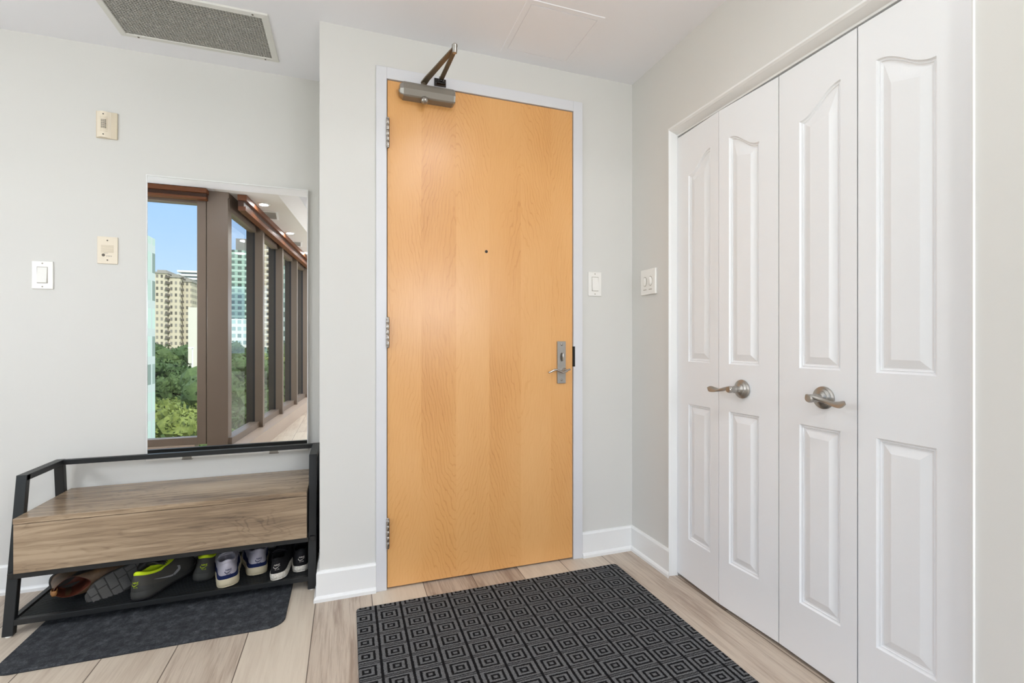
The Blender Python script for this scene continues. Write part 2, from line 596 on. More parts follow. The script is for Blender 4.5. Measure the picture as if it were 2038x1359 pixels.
mb.box(-0.1, 3.0, -6.1, -6.0, 0, 0.4); mb.box(-0.1, 3.0, -6.1, -6.0, 2.25, 2.56)
struct(mb.build('wall_rear', M_WALL))
struct(MB().box(-2.5, -2.4, 0.2, 2.6, 0, H).build('wall_far_left', M_WALL))

# baseboards: a flat board with a small shoe at the floor
def baseboard(name, a, b, nrm, ca=0, cb=0):
    a = Vector((*a, 0)); b = Vector((*b, 0)); n = Vector((*nrm, 0)); d = (b - a).normalized()
    prof = [(0, 0), (0.021, 0), (0.021, 0.012), (0.017, 0.019), (0.012, 0.022), (0.012, 0.108), (0.008, 0.116), (0, 0.117)]
    rows = []
    for p, s in ((a, ca), (b, cb)):
        rows.append([p + n * o + d * (s * o) + Vector((0, 0, z)) for o, z in prof])
    mb = MB(); mb.grid(rows, closed=True, cap0=True, cap1=True)
    return struct(mb.build(name, M_TRIM))
baseboard('baseboard_left', (-2.4, YL), (-0.102, YL), (0, -1), 0, -1)
baseboard('baseboard_return', (-0.102, YD), (-0.102, YL), (-1, 0), -1, -1)
baseboard('baseboard_back', (-0.102, YD), (0.1124, YD), (0, -1), -1, 0)
baseboard('baseboard_back', (1.053, YD), (XC, YD), (0, -1), 0, -1)
baseboard('baseboard_right', (XC, OY1), (XC, YD), (-1, 0), -1, -1)

# painted trim around the closet opening
def ringtrim():
    # (x, top_inset, side_inset)
    prof = [(XC + 0.001, -0.004, -0.003), (XC - 0.005, -0.001, -0.001), (XC - 0.004, 0.005, 0.002), (XC + 0.003, 0.0105, 0.004), (XC + 0.006, 0.0115, 0.005),
            (XC + 0.034, 0.024, 0.008), (XC + 0.036, 0.030, 0.009), (XC + 0.06, 0.030, 0.009), (XC + 0.06, -0.004, -0.003)]
    rows = []
    for x, t, s in prof:
        rows.append([Vector((x, OY1 - s, 0)), Vector((x, OY1 - s, OZ - t)), Vector((x, OY0 + s + (0.005 if x > XC + 0.02 else 0), OZ - t)), Vector((x, OY0 + s + (0.005 if x > XC + 0.02 else 0), 0))])
    mb = MB(); mb.grid(rows)
    return mb.build('trim_1', M_TRIM)
struct(ringtrim())

# ------------------------------------------------------------------ entry door
door = empty('door_1', (0.158, YD, 0)); tag(door, 'flat maple veneer entry door in a white frame', 'door', kind='structure')
DX0, DX1, DZ = 0.158, 1.0026, 2.1014
def loc(o, root):
    o.parent = root; o.matrix_parent_inverse = Matrix.Translation(root.location).inverted(); return o

FY = YD - 0.012
mb = MB()
mb.box(0.1124, DX0 - 0.003, FY, YD + 0.12, 0.0, 2.152, 0.0015)
mb.box(DX1 + 0.003, 1.053, FY, YD + 0.12, 0.0, 2.152, 0.0015)
mb.box(DX0 - 0.003, DX1 + 0.003, FY, YD + 0.12, DZ + 0.003, 2.152, 0.0015)
loc(mb.build('door_frame', M_FRAME), door)
leafm = MB().box(DX0, DX1, YD - 0.006, YD + 0.038, 0.008, DZ, 0.001)
leafo = loc(leafm.build('door_leaf', M_MAPLE), door)
# stop behind the leaf
mb = MB()
mb.box(DX0 - 0.004, DX0 + 0.012, YD + 0.04, YD + 0.06, 0, DZ + 0.01)
mb.box(DX1 - 0.012, DX1 + 0.004, YD + 0.04, YD + 0.06, 0, DZ + 0.01)
mb.box(DX0, DX1, YD + 0.04, YD + 0.06, DZ - 0.012, DZ + 0.01)
loc(mb.build('door_stop', M_BLACK), door)
for zc in (1.88, 1.06, 0.235):
    mb = MB()
    for i in range(5):
        z0 = zc - 0.057 + i * 0.0228
        mb.lathe([(0.0, z0 + .0006), (0.0066, z0 + .0006), (0.0074, z0 + .0016), (0.0074, z0 + 0.0212), (0.0066, z0 + 0.0222), (0.0, z0 + 0.0222)], Matrix.Translation((DX0 + 0.001, FY - 0.004, 0)), 14)
    for s in (-1, 1):
        mb.lathe([(0.0, 0), (0.0066, 0), (0.0066, .003), (0.004, .006), (0, .0065)], Matrix.Translation((DX0 + 0.001, FY - 0.004, zc + s * 0.0575)) @ Matrix.Rotation(0 if s > 0 else PI, 4, 'X'), 14)
    mb.box(DX0 - 0.0022, DX0 + 0.0005, FY - 0.004, YD + 0.03, zc - 0.057, zc + 0.057)
    loc(mb.build('hinge', M_STEEL2, smooth=True, angle=40), door)

# lock plate with lever
LX, LZ = 0.943, 0.926
LY = YD - 0.006
plate = MB().box(LX - 0.0215, LX + 0.0215, LY - 0.009, LY, LZ - 0.098, LZ + 0.098, 0.0022).build('lock_plate', M_STEEL)
loc(plate, door)
for dz in (0.083, -0.081):
    MB().lathe([(0.0, 0), (0.0055, 0), (0.0050, .0022), (0.0, .003)], Matrix.Translation((LX, LY - 0.009, LZ + dz)) @ Matrix.Rotation(R(90), 4, 'X'), 16).build('screw', M_STEEL2, plate, smooth=True)
mb = MB()   # thumb turn in an oval recess
n = 20
mb.prism([(0.0085 * math.cos(2 * PI * i / n), 0.0205 * math.sin(2 * PI * i / n)) for i in range(n)], 0.0012, Matrix.Translation((LX, LY - 0.0088, LZ + 0.025)) @ Matrix.Rotation(R(90), 4, 'X'))
t1 = mb.build('thumb_turn_recess', M_DARKSLOT); t1.parent = plate
mb = MB().box(LX - 0.001, LX + 0.005, LY - 0.022, LY - 0.009, LZ + 0.008, LZ + 0.042, 0.002)
t2 = mb.build('thumb_turn', M_STEEL2, smooth=True, angle=40); t2.parent = plate
mb = MB()
hz = LZ - 0.038
mb.lathe([(0.0, 0), (0.0125, 0), (0.0125, .004), (0.009, .008), (0.0075, .026), (0.0, .027)], Matrix.Translation((LX + 0.012, LY - 0.009, hz)) @ Matrix.Rotation(R(90), 4, 'X'), 20)
pts = []
for i in range(25):
    t = i / 24
    xx = LX + 0.030 - 0.108 * t
    zz_ = hz + 0.0062 * math.cos(2 * PI * t / 0.68)
    pts.append((xx, LY - 0.036 - 0.004 * math.sin(t * PI), zz_))
mb.tube(pts, [0.0042 + 0.0012 * math.sin(i / 24 * PI) for i in range(25)], 10, scale=(1, 1))
t3 = mb.build('lever_handle', M_STEEL2, smooth=True, angle=50); t3.parent = plate
loc(MB().box(DX1 + 0.0025, DX1 + 0.0105, FY - 0.0008, YD, 0.905, 1.0, 0.0003).build('strike_plate', M_BLACK), door)
mb = MB()
MX = Matrix.Translation((0.582, LY, 1.42)) @ Matrix.Rotation(R(90), 4, 'X')
mb.lathe([(0.0, 0), (0.0068, 0), (0.0062, .0015), (0.0046, .0018), (0.0040, .0008), (0, .0008)], MX, 20)
loc(mb.build('peephole', simple('peephole_bronze', (0.03, 0.02, 0.014), 0.35, 0.4), smooth=True, angle=40), door)

# ------------------------------------------------------------------ door closer
clo = empty('door_closer', (0.31, LY, 2.05))
tag(clo, 'grey metal door closer with folded arm fixed across top of the maple entry door', 'door closer')
sec = [(0, 0.004), (-0.048, 0.0), (-0.054, 0.004), (-0.062, 0.026), (-0.058, 0.046), (-0.050, 0.058), (0, 0.062)]
mb = MB()
rows = [[Vector((x, LY + a, 2.024 + b)) for a, b in sec] for x in (0.218, 0.424)]
mb.grid(rows, closed=True, cap0=True, cap1=True)
body = loc(mb.build('closer_body', M_DARKSTEEL), clo)
for xa, xb in ((0.204, 0.218), (0.424, 0.431)):
    mb = MB()
    rows = [[Vector((x, LY - 0.028 + (a + 0.028) * k, 2.055 + (b - 0.031) * k)) for a, b in sec] for x, k in ((xa, 0.66 if xa < 0.3 else 0.93), (xb, 0.90 if xa < 0.3 else 0.9))]
    mb.grid(rows, closed=True, cap0=True, cap1=True)
    loc(mb.build('end_cap', M_STEEL), clo)
loc(MB().lathe([(0, 0), (0.007, 0), (0.006, .004), (0, .004)], Matrix.Translation((0.204, LY - 0.03, 2.05)) @ Matrix.Rotation(R(-90), 4, 'Y'), 12).build('adjusting_screw', M_STEEL), clo)
loc(MB().lathe([(0, 0), (0.004, 0), (0.004, .002), (0, .002)], Matrix.Translation((0.431, LY - 0.04, 2.036)) @ Matrix.Rotation(R(90), 4, 'Y'), 12).build('adjusting_screw', M_BLACK), clo)
mb = MB()
mb.lathe([(0.0, 0), (0.014, 0), (0.0155, 0.003), (0.0155, 0.012), (0.012, 0.019), (0.006, 0.022), (0, 0.0225)], Matrix.Translation((0.303, LY - 0.044, 2.024)) @ Matrix.Rotation(R(145), 4, 'X'), 24)
loc(mb.build('valve_cap', M_STEEL, smooth=True, angle=50), clo)
def bar(p, q, w, t, twist=0.0):
    """flat bar from p to q with width w (across, vertical-ish) and thickness t"""
    p = Vector(p); q = Vector(q); d = (q - p).normalized()
    side = d.cross(Vector((0, 0, 1))).normalized(); up = side.cross(d)
    m_ = MB()
    rows = []
    for c in (p, q):
        rows.append([c + side * (a * w / 2) + up * (b * t / 2) for a, b in ((-1, -1), (1, -1), (1, 1), (-1, 1))])
    m_.grid(rows, closed=True, cap0=True, cap1=True)
    return m_
P0 = Vector((0.302, LY - 0.030, 2.097)); E1 = Vector((0.380, 1.748, 2.112)); F1 = Vector((0.374, 2.0, 2.128))
mb = MB()
mb.lathe([(0, 0), (0.011, 0), (0.011, 0.016), (0.007, 0.022), (0, 0.022)], Matrix.Translation((P0.x, P0.y, 2.084)), 16)
b1 = MB()
pth = [P0, P0 + (E1 - P0) * 0.12 + Vector((0, 0, 0.004)), E1 + Vector((0, 0, 0.006))]
side = (E1 - P0).cross(Vector((0, 0, 1))).normalized()
wds = [0.026, 0.024, 0.016]
rows = [[c + side * (a * w_ / 2) + Vector((0, 0, b * 0.0028)) for a, b in ((-1, -1), (1, -1), (1, 1), (-1, 1))] for c, w_ in zip(pth, wds)]
mb.grid(rows, closed=True, cap0=True, cap1=True)
loc(mb.build('main_arm', M_BRONZE), clo)
mb = MB()
side = (E1 - F1).cross(Vector((0, 0, 1))).normalized()
rows = [[c + side * (a * w_ / 2) + Vector((0, 0, b * 0.0028)) for a, b in ((-1, -1), (1, -1), (1, 1), (-1, 1))] for c, w_ in ((F1 + Vector((0, -.02, -0.006)), 0.018), (E1 + Vector((0, 0, -0.004)), 0.015))]
mb.grid(rows, closed=True, cap0=True, cap1=True)
loc(mb.build('forearm', M_BRONZE), clo)
mb = MB()
mb.lathe([(0, -0.014), (0.008, -0.014), (0.0095, -0.008), (0.0095, 0.008), (0.011, 0.010), (0.011, 0.016), (0.006, 0.021), (0, 0.022)], Matrix.Translation(E1), 18)
loc(mb.build('elbow_joint', M_STEEL, smooth=True, angle=40), clo)
mb = MB()
mb.box(0.350, 0.400, FY - 0.005, FY, 2.108, 2.140, 0.001)
mb.box(0.356, 0.394, FY - 0.030, FY - 0.004, 2.108, 2.113, 0.001)
mb.box(0.366, 0.371, FY - 0.034, FY - 0.004, 2.112, 2.134, 0.001)
mb.box(0.378, 0.383, FY - 0.034, FY - 0.004, 2.112, 2.134, 0.001)
mb.lathe([(0, -0.012), (0.006, -0.012), (0.006, 0.012), (0, 0.012)], Matrix.Translation((0.3745, FY - 0.022, 2.122)) @ Matrix.Rotation(R(90), 4, 'Y'), 12)
mb.lathe([(0, 0), (0.005, 0), (0.004, 0.004), (0, 0.004)], Matrix.Translation((0.358, FY - 0.005, 2.128)) @ Matrix.Rotation(R(90), 4, 'X'), 12)
mb.lathe([(0, 0), (0.005, 0), (0.004, 0.004), (0, 0.004)], Matrix.Translation((0.392, FY - 0.005, 2.128)) @ Matrix.Rotation(R(90), 4, 'X'), 12)
loc(mb.build('arm_bracket', simple('bracket_black_steel', (0.03, 0.027, 0.025), 0.3, 0.6), smooth=True, angle=30), clo)

# ------------------------------------------------------------------ bifold closet doors
def door_panel_mesh(w, high_right):
    z0, z1, th = 0.014, 1.910, 0.032
    inn, out = 0.048, 0.076
    xl, xr = (out, w - inn) if high_right else (inn, w - out)
    n = 14
    lo, hi = 1.7235, 1.790
    def topz(x):
        t = min(1, max(0, (x - xl) / (xr - xl)))
        if not high_right: t = 1 - t
        e = t * t * (3 - 2 * t)
        return lo + (hi - lo) * (0.82 * e + 0.18 * t) + 0.003 * math.sin(t * PI * 2) * -1
    mb = MB(); bm = mb.bm
    def fld(zb, zt):
        """zt None = arched; returns top pts"""
        rings = []
        for ins, dep in ((0, 0), (0.003, 0.0050), (0.006, 0.0062), (0.008, 0.0050), (0.010, 0.0080), (0.014, 0.0088), (0.036, 0.0012), (0.0375, 0.0010)):
            xs = [xl + ins + (xr - xl - 2 * ins) * i / n for i in range(n + 1)]
            arch_k = 1.0 if ins < 0.015 else 0.42
            pts = [Vector((x, dep, zb + ins)) for x in xs]
            def tz(x):
                if zt is not None: return zt - ins
                zz_ = topz(x)
                if ins > 0.015:
                    c = (lo + hi) / 2 - 0.004
                    return lo - 0.034 + (zz_ - lo) * 0.35
                return zz_ - ins
            top = [Vector((x, dep, tz(x))) for x in reversed(xs)]
            rings.append(pts + top)
        vs = mb.grid(rings, closed=True, cap1=True)
    fld(0.189, 0.7605)
    fld(0.938, None)
    q = lambda a, b, c, d: mb.quad(*[Vector((p[0], 0, p[1])) for p in (a, b, c, d)])
    q((0, z0), (xl, z0), (xl, z1), (0, z1)); q((xr, z0), (w, z0), (w, z1), (xr, z1))
    for i in range(n):
        xa = xl + (xr - xl) * i / n; xb = xl + (xr - xl) * (i + 1) / n
        q((xa, z0), (xb, z0), (xb, 0.189), (xa, 0.189))
        q((xa, 0.7605), (xb, 0.7605), (xb, 0.938), (xa, 0.938))
        q((xa, topz(xa)), (xb, topz(xb)), (xb, z1), (xa, z1))
    # back and edges
    V = Vector
    mb.quad(V((0, th, z0)), V((0, th, z1)), V((w, th, z1)), V((w, th, z0)))
    mb.quad(V((0, 0, z0)), V((0, 0, z1)), V((0, th, z1)), V((0, th, z0)))
    mb.quad(V((w, 0, z0)), V((w, th, z0)), V((w, th, z1)), V((w, 0, z1)))
    mb.quad(V((0, 0, z1)), V((w, 0, z1)), V((w, th, z1)), V((0, th, z1)))
    mb.quad(V((0, 0, z0)), V((0, th, z0)), V((w, th, z0)), V((w, 0, z0)))
    bmesh.ops.remove_doubles(bm, verts=bm.verts, dist=1e-5)
    return mb

def add_door_panel(A, B, high_right, root):
    A = Vector((*A, 0)); B = Vector((*B, 0)); w = (B - A).length - 0.0018
    o = door_panel_mesh(w, high_right).build('door_panel', M_CLOSET)
    o.location = A - root.location; o.rotation_euler = (0, 0, math.atan2((B - A).y, (B - A).x)); o.parent = root
    return o

def closet_lever(root, panel_parent, y, zc, xf, sgn):
    """rosette with a wave lever; sgn=+1 blade runs away from the camera"""
    base = Vector((xf, y, zc))
    Mx = Matrix.Translation(base) @ Matrix.Rotation(R(-90), 4, 'Y')
    mb = MB()
    mb.lathe([(0, 0), (0.0335, 0), (0.0345, 0.003), (0.0335, 0.006), (0.029, 0.008), (0.0285, 0.011), (0.026, 0.0125), (0.0215, 0.0145), (0.0210, 0.018), (0.017, 0.0205), (0.0125, 0.0225), (0.0112, 0.030), (0, 0.030)], Mx, 40)
    ro = mb.build('rosette', M_STEEL, smooth=True, angle=25)
    mb = MB()
    mb.lathe([(0, 0.028), (0.0108, 0.028), (0.0130, 0.034), (0.0130, 0.040), (0.0115, 0.043), (0.0115, 0.050), (0.0125, 0.054), (0.0125, 0.062), (0.010, 0.067), (0, 0.0675)], Mx, 28)
    rows = []
    N = 26
    for i in range(N + 1):
        t = i / N
        s_ = -0.013 + 0.122 * t
        yy = y + sgn * s_
        xx = xf - 0.060 + 0.010 * math.sin(t * PI * 0.9) - 0.004 * t
        zz_ = zc + (0.0065 * math.sin((t * 1.55 + 0.38) * PI)) - 0.002
        hw = 0.0145 * (1 - 0.50 * math.exp(-((t - 0.42) / 0.22) ** 2))
        if t > 0.85: hw *= math.sqrt(max(0.02, 1 - ((t - 0.85) / 0.15) ** 2))
        if t < 0.08: hw *= math.sqrt(max(0.05, 1 - ((0.08 - t) / 0.08) ** 2))
        ht = 0.0042 + 0.003 * math.exp(-((t - 0.35) / 0.25) ** 2)
        if t > 0.9: ht *= 0.75
        tw = R(-35) + R(95) * (t ** 1.2)
        ring = []
        for k in range(12):
            a = 2 * PI * k / 12
            p, q = hw * math.cos(a), ht * math.sin(a)
            ring.append(Vector((xx + (p * math.cos(tw) - q * math.sin(tw)) * 0.7, yy, zz_ + p * math.sin(tw) + q * math.cos(tw))))
        rows.append(ring)
    mb.grid(rows, closed=True, cap0=True, cap1=True)
    le = mb.build('lever_handle', M_STEEL, smooth=True, angle=50)
    for o in (ro, le):
        bpy.context.view_layer.update()
        o.parent = panel_parent
        o.matrix_parent_inverse = panel_parent.matrix_world.inverted()

XD = 1.366
d2 = empty('door_2', (XD, 1.732, 0)); tag(d2, 'white moulded bifold closet door nearer the entry door', 'closet door', kind='structure')
add_door_panel((XD, 1.732), (XD - 0.012, 1.472), True, d2)
pb = add_door_panel((XD - 0.012, 1.472), (XD, 1.2137), False, d2)
d3 = empty('door_3', (XD, 1.2137, 0)); tag(d3, 'white moulded bifold closet door at right edge of photo', 'closet door', kind='structure')
pc = add_door_panel((XD, 1.2127), (XD - 0.003, 0.9517), True, d3)
add_door_panel((XD - 0.003, 0.9500), (XD, 0.6840), False, d3)
bpy.context.view_layer.update()
closet_lever(d2, pb, 1.362, 0.850, XD - 0.007, +1)
closet_lever(d3, pc, 1.052, 0.853, XD - 0.002, -1)
# bifold track in the head of the opening
tag(MB().box(XD + 0.004, XD + 0.03, OY0 + 0.02, OY1 - 0.02, 1.925, 1.96).build('trim_2', M_BLACK), kind='structure')

# ------------------------------------------------------------------ wall plates
def plate_root(name, pos, nrm, label, cat, group=None):
    """local x = viewer's right, local y = into the wall, local z = up"""
    o = empty(name, pos, (0, 0, math.atan2(-nrm[0], nrm[1]) + PI)); tag(o, label, cat, group)
    return o

def rocker(pos, nrm, label, w=0.070, h=0.115, cname='light_switch'):
    r = plate_root(cname, pos, nrm, label, 'light switch', 'rocker light switches')
    MB().box(-w / 2, w / 2, -0.006, 0, -h / 2, h / 2, 0.002).build('cover_plate', M_PLASTIC_W, r)
    mb = MB(); mb.box(-0.0175, 0.0175, -0.0068, -0.0055, -0.034, 0.034); mb.build('rocker_surround', M_GREYSLOT, r)
    mb = MB()
    v = [(-0.0160, -0.0068, 0.032), (0.0160, -0.0068, 0.032), (0.0160, -0.0128, -0.032), (-0.0160, -0.0128, -0.032)]
    b = [(x, -0.004, z) for x, y, z in v]
    mb.grid([[Vector(p) for p in v], [Vector(p) for p in b]], closed=True, cap0=True, cap1=True)
    mb.build('rocker', M_PLASTIC_W, r)
    for s in (-1, 1): MB().lathe([(0, 0), (0.0030, 0), (0.0024, 0.0012), (0, 0.0012)], Matrix.Translation((0, -0.006, s * 0.048)) @ Matrix.Rotation(R(90), 4, 'X'), 12).build('screw', M_GREYSLOT, r)
    return r
rocker((-1.19, YL, 1.298), (0, -1), 'white rocker light switch at far left of the mirror wall')
rocker((1.1225, YD, 1.298), (0, -1), 'white rocker light switch between the entry door and the room corner')

r = plate_root('dimmer_switch', (XC, 1.884, 1.300), (-1, 0), 'white two-gang slide switch plate on short wall beside the closet', 'light switch')
MB().box(-0.056, 0.056, -0.012, 0, -0.059, 0.059, 0.003).build('cover_plate', M_PLASTIC_W, r)
for s in (-1, 1):
    cx = s * 0.021
    n = 24
    ov = [(0.0145 * math.cos(2 * PI * i / n), 0.0225 * math.sin(2 * PI * i / n)) for i in range(n)]
    MB().prism(ov, 0.0012, Matrix.Translation((cx, -0.0118, 0.002)) @ Matrix.Rotation(R(90), 4, 'X')).build('paddle_surround', M_GREYSLOT, r)
    mb = MB()
    rows = [[Vector((cx + a * k, -0.0125 - dd, 0.002 + b * k - 0.001)) for a, b in ov] for k, dd in ((0.93, 0), (0.9, 0.003), (0.6, 0.006), (0.1, 0.0065))]
    mb.grid(rows, closed=True, cap0=True, cap1=True)
    mb.build('paddle', M_PLASTIC_W, r, smooth=True)
    MB().box(cx - 0.011, cx + 0.011, -0.0135, -0.011, -0.0375, -0.0345).build('slider', M_GREYSLOT, r)

# tan chime speaker high on the wall
r = plate_root('door_chime', (-0.972, YL, 1.949), (0, -1), 'tan plastic chime speaker plate high above the cream alarm plate', 'speaker plate')
MB().box(-0.0375, 0.0375, -0.008, 0, -0.057, 0.057, 0.002).build('cover_plate', M_PLASTIC_T, r)
mb = MB()
rows = []
for i in range(13):
    x = -0.034 + 0.050 * i / 12
    dpt = 0.008 + 0.010 * math.sin(PI * i / 12)
    rows.append([Vector((x, -dpt, z)) for z in (-0.055, -0.048, 0.048, 0.055)])
mb.grid(rows); mb.build('curved_front', M_PLASTIC_C, r, smooth=True)
mb = MB()
for i in range(9):
    for j in range(3):
        z = -0.016 + i * 0.0042
        mb.box(-0.0155 + j * 0.0062 , -0.0105 + j * 0.0062, -0.0188, -0.0165, z, z + 0.0018)
mb.build('speaker_slots', M_DARKSLOT, r)
mb = MB()
for i in range(12):
    z = -0.030 + i * 0.0055
    mb.box(-0.019, 0.007, -0.0181, -0.0165, z, z + 0.0012)
mb.build('speaker_ribs', M_PLASTIC_T, r)
for s in (-1, 1): MB().lathe([(0, 0), (0.003, 0), (0.0024, 0.002), (0, 0.002)], Matrix.Translation((-0.008, -0.0172, s * 0.043)) @ Matrix.Rotation(R(90), 4, 'X'), 12).build('screw', M_DARKSLOT, r)

r = plate_root('alarm_sounder', (-0.97, YL, 1.414), (0, -1), 'cream sounder plate with ribbed grille and small key hole, between switch and mirror', 'alarm plate')
MB().box(-0.036, 0.036, -0.006, 0, -0.058, 0.058, 0.002).build('cover_plate', M_PLASTIC_C, r)
mb = MB()
for i in range(7):
    z = -0.010 + i * 0.0048
    mb.box(-0.022, 0.022, -0.0072, -0.0055, z, z + 0.0026)
mb.build('grille', M_PLASTIC_T, r)
mb = MB()
mb.lathe([(0, 0), (0.006, 0), (0.005, 0.002), (0, 0.002)], Matrix.Translation((-0.014, -0.006, -0.021)) @ Matrix.Rotation(R(90), 4, 'X'), 14)
mb.build('key_switch', M_DARKSLOT, r)
mb = MB(); 
for i in range(5): mb.box(-0.003 + i * 0.004, -0.0008 + i * 0.004, -0.0068, -0.0055, -0.027 + (i % 2) * 0.001, -0.023)
mb.box(-0.012, 0.002, -0.0068, -0.0055, -0.0135, -0.0120)
mb.build('small_print', M_GREYSLOT, r)
for s in (-1, 1): MB().lathe([(0, 0), (0.003, 0), (0.0024, 0.0015), (0, 0.0015)], Matrix.Translation((0, -0.006, s * 0.042)) @ Matrix.Rotation(R(90), 4, 'X'), 12).build('screw', M_DARKSLOT, r)

# ------------------------------------------------------------------ ceiling grille and access panel
g = empty('return_air_grille', (-0.584, 2.22, H)); tag(g, 'large rectangular return air grille with grey mesh in the ceiling above the mirror', 'ceiling vent')
X0, X1, Y0, Y1 = -0.881, -0.289, 2.052, 2.386
fw = 0.026
fr_ = MB()
o4 = [(X0, Y0), (X1, Y0), (X1, Y1), (X0, Y1)]
def rr(k): return [(X0 + k, Y0 + k), (X1 - k, Y0 + k), (X1 - k, Y1 - k), (X0 + k, Y1 - k)]
rows = [[Vector((x, y, z)) for x, y in rr(k)] for k, z in ((0, H), (0.003, H - 0.006), (fw - 0.002, H - 0.008), (fw, H - 0.006), (fw, H + 0.001))]
fr_.grid(rows, closed=True)
loc(fr_.build('frame', M_GRILLEFRAME), g)
mb = MB()
gx0, gx1, gy0, gy1 = X0 + fw, X1 - fw, Y0 + fw, Y1 - fw
nx, ny = 52, 27
for i in range(nx + 1):
    x = gx0 + (gx1 - gx0) * i / nx; mb.box(x - 0.0010, x + 0.0010, gy0, gy1, H - 0.005, H - 0.0005)
for j in range(ny + 1):
    y = gy0 + (gy1 - gy0) * j / ny; mb.box(gx0, gx1, y - 0.0016, y + 0.0016, H - 0.0045, H - 0.0005)
loc(mb.build('mesh_core', M_EGG), g)
loc(MB().box(gx0, gx1, gy0, gy1, H - 0.0004, H - 0.0001).build('filter_backing', M_DUCT), g)
for x, y in ((X0 + 0.065, Y1 - 0.013), (X1 - 0.055, Y1 - 0.013), (X1 - 0.055, Y0 + 0.013), (X0 + 0.065, Y0 + 0.013)):
    loc(MB().lathe([(0, 0), (0.004, 0), (0.003, 0.0015), (0, 0.0015)], Matrix.Translation((x, y, H - 0.0075)) @ Matrix.Rotation(PI, 4, 'X'), 12).build('screw', M_DARKSLOT), g)

a = empty('access_panel', (0.79, 1.81, H)); tag(a, 'flush white square access hatch in the ceiling above the entry door', 'access panel')
mb = MB()
def rr2(k): return [(0.632 + k, 1.642 + k), (0.957 - k, 1.642 + k), (0.957 - k, 1.978 - k), (0.632 + k, 1.978 - k)]
mb.grid([[Vector((x, y, z)) for x, y in rr2(k)] for k, z in ((0, H), (0.002, H - 0.002), (0.022, H - 0.002), (0.0235, H))], closed=True)
loc(mb.build('frame', M_CEIL), a)
loc(MB().box(0.6575, 0.9315, 1.6675, 1.9525, H - 0.0022, H, 0.0006).build('hatch_door', M_CEIL), a)
# ------------------------------------------------------------------ windows behind the camera, seen in the mirror
# window wall facing the mirror wall (plane y = 0.36)
struct(MB().box(-2.4, -1.2, 0.24, 0.36, 0, 0.16).build('wall_window', M_TAUPE_L))
struct(MB().box(-2.4, -1.112, 0.24, 0.36, 2.24, H).build('wall_window', M_TAUPE))
w1 = empty('window_1', (-1.8, 0.3, 0.16)); w1['kind'] = 'structure'
mb = MB()
mb.box(-2.4, -1.185, 0.26, 0.34, 0.16, 0.22, 0.002); mb.box(-2.4, -1.185, 0.26, 0.34, 2.18, 2.24, 0.002)
mb.box(-1.185, -1.118, 0.25, 0.352, 0.16, 2.24, 0.003); mb.box(-2.4, -2.34, 0.26, 0.34, 0.16, 2.24, 0.003)
loc(mb.build('window_frame', M_TAUPE), w1)
loc(MB().quad(*[Vector(p) for p in ((-2.34, 0.30, 0.22), (-1.185, 0.30, 0.22), (-1.185, 0.30, 2.18), (-2.34, 0.30, 2.18))]).build('pane', M_GLASS), w1)
# corner column
mb = MB(); mb.box(-1.112, -0.955, 0.225, 0.36, 0, H, 0.003)
struct(mb.build('column', M_TAUPE))
# the long window wall
def wbox(mb, s0, s1, n0, n1, z0, z1):
    v = [W(s, n, z) for z in (z0, z1) for s, n in ((s0, n0), (s1, n0), (s1, n1), (s0, n1))]
    mb._fin(v, [(0, 3, 2, 1), (4, 5, 6, 7), (0, 1, 5, 4), (1, 2, 6, 5), (2, 3, 7, 6), (3, 0, 4, 7)])
    return mb
BAY, S0 = 0.90, 0.02
mb = MB(); wbox(mb, -0.05, 6.45, -0.14, 0.14, 0.0, 0.14); struct(mb.build('window_ledge', M_TAUPE_L))
mb = MB(); wbox(mb, 0.0, 6.45, -0.10, 0.0, 2.24, H); struct(mb.build('wall_window', M_TAUPE))
for k in range(7):
    a0, a1 = S0 + BAY * k, S0 + BAY * (k + 1)
    r = empty('window_%d' % (k + 2), W((a0 + a1) / 2, -0.05, 0.14)); r['kind'] = 'structure'
    mb = MB()
    wbox(mb, a0, a1, -0.07, 0.02, 0.14, 0.20); wbox(mb, a0, a1, -0.07, 0.0, 2.14, 2.24)
    wbox(mb, a1 - 0.045, a1 + 0.015, -0.02, 0.055, 0.14, 2.24)
    loc(mb.build('window_frame', M_TAUPE), r)
    mb = MB(); wbox(mb, a1 - 0.045, a1 + 0.015, -0.10, -0.02, 0.14, 2.24); loc(mb.build('outer_fin', M_FIN), r)
    mb = MB().quad(W(a0 + 0.015, -0.03, 0.2), W(a1 - 0.045, -0.03, 0.2), W(a1 - 0.045, -0.03, 2.14), W(a0 + 0.015, -0.03, 2.14)); loc(mb.build('pane', M_GLASS), r)
# big window at the far end of the living room
wr = empty('window_9', (1.45, -6.05, 0.4)); wr['kind'] = 'structure'
mb = MB()
for x in (-0.1, 0.9, 1.95, 2.94): mb.box(x, x + 0.06, -6.09, -6.01, 0.4, 2.25)
mb.box(-0.1, 3.0, -6.09, -6.01, 0.4, 0.46); mb.box(-0.1, 3.0, -6.09, -6.01, 2.19, 2.25)
loc(mb.build('window_frame', M_TAUPE), wr)
loc(MB().quad(*[Vector(p) for p in ((-0.04, -6.05, 0.46), (2.94, -6.05, 0.46), (2.94, -6.05, 2.19), (-0.04, -6.05, 2.19))]).build('pane', M_GLASS), wr)

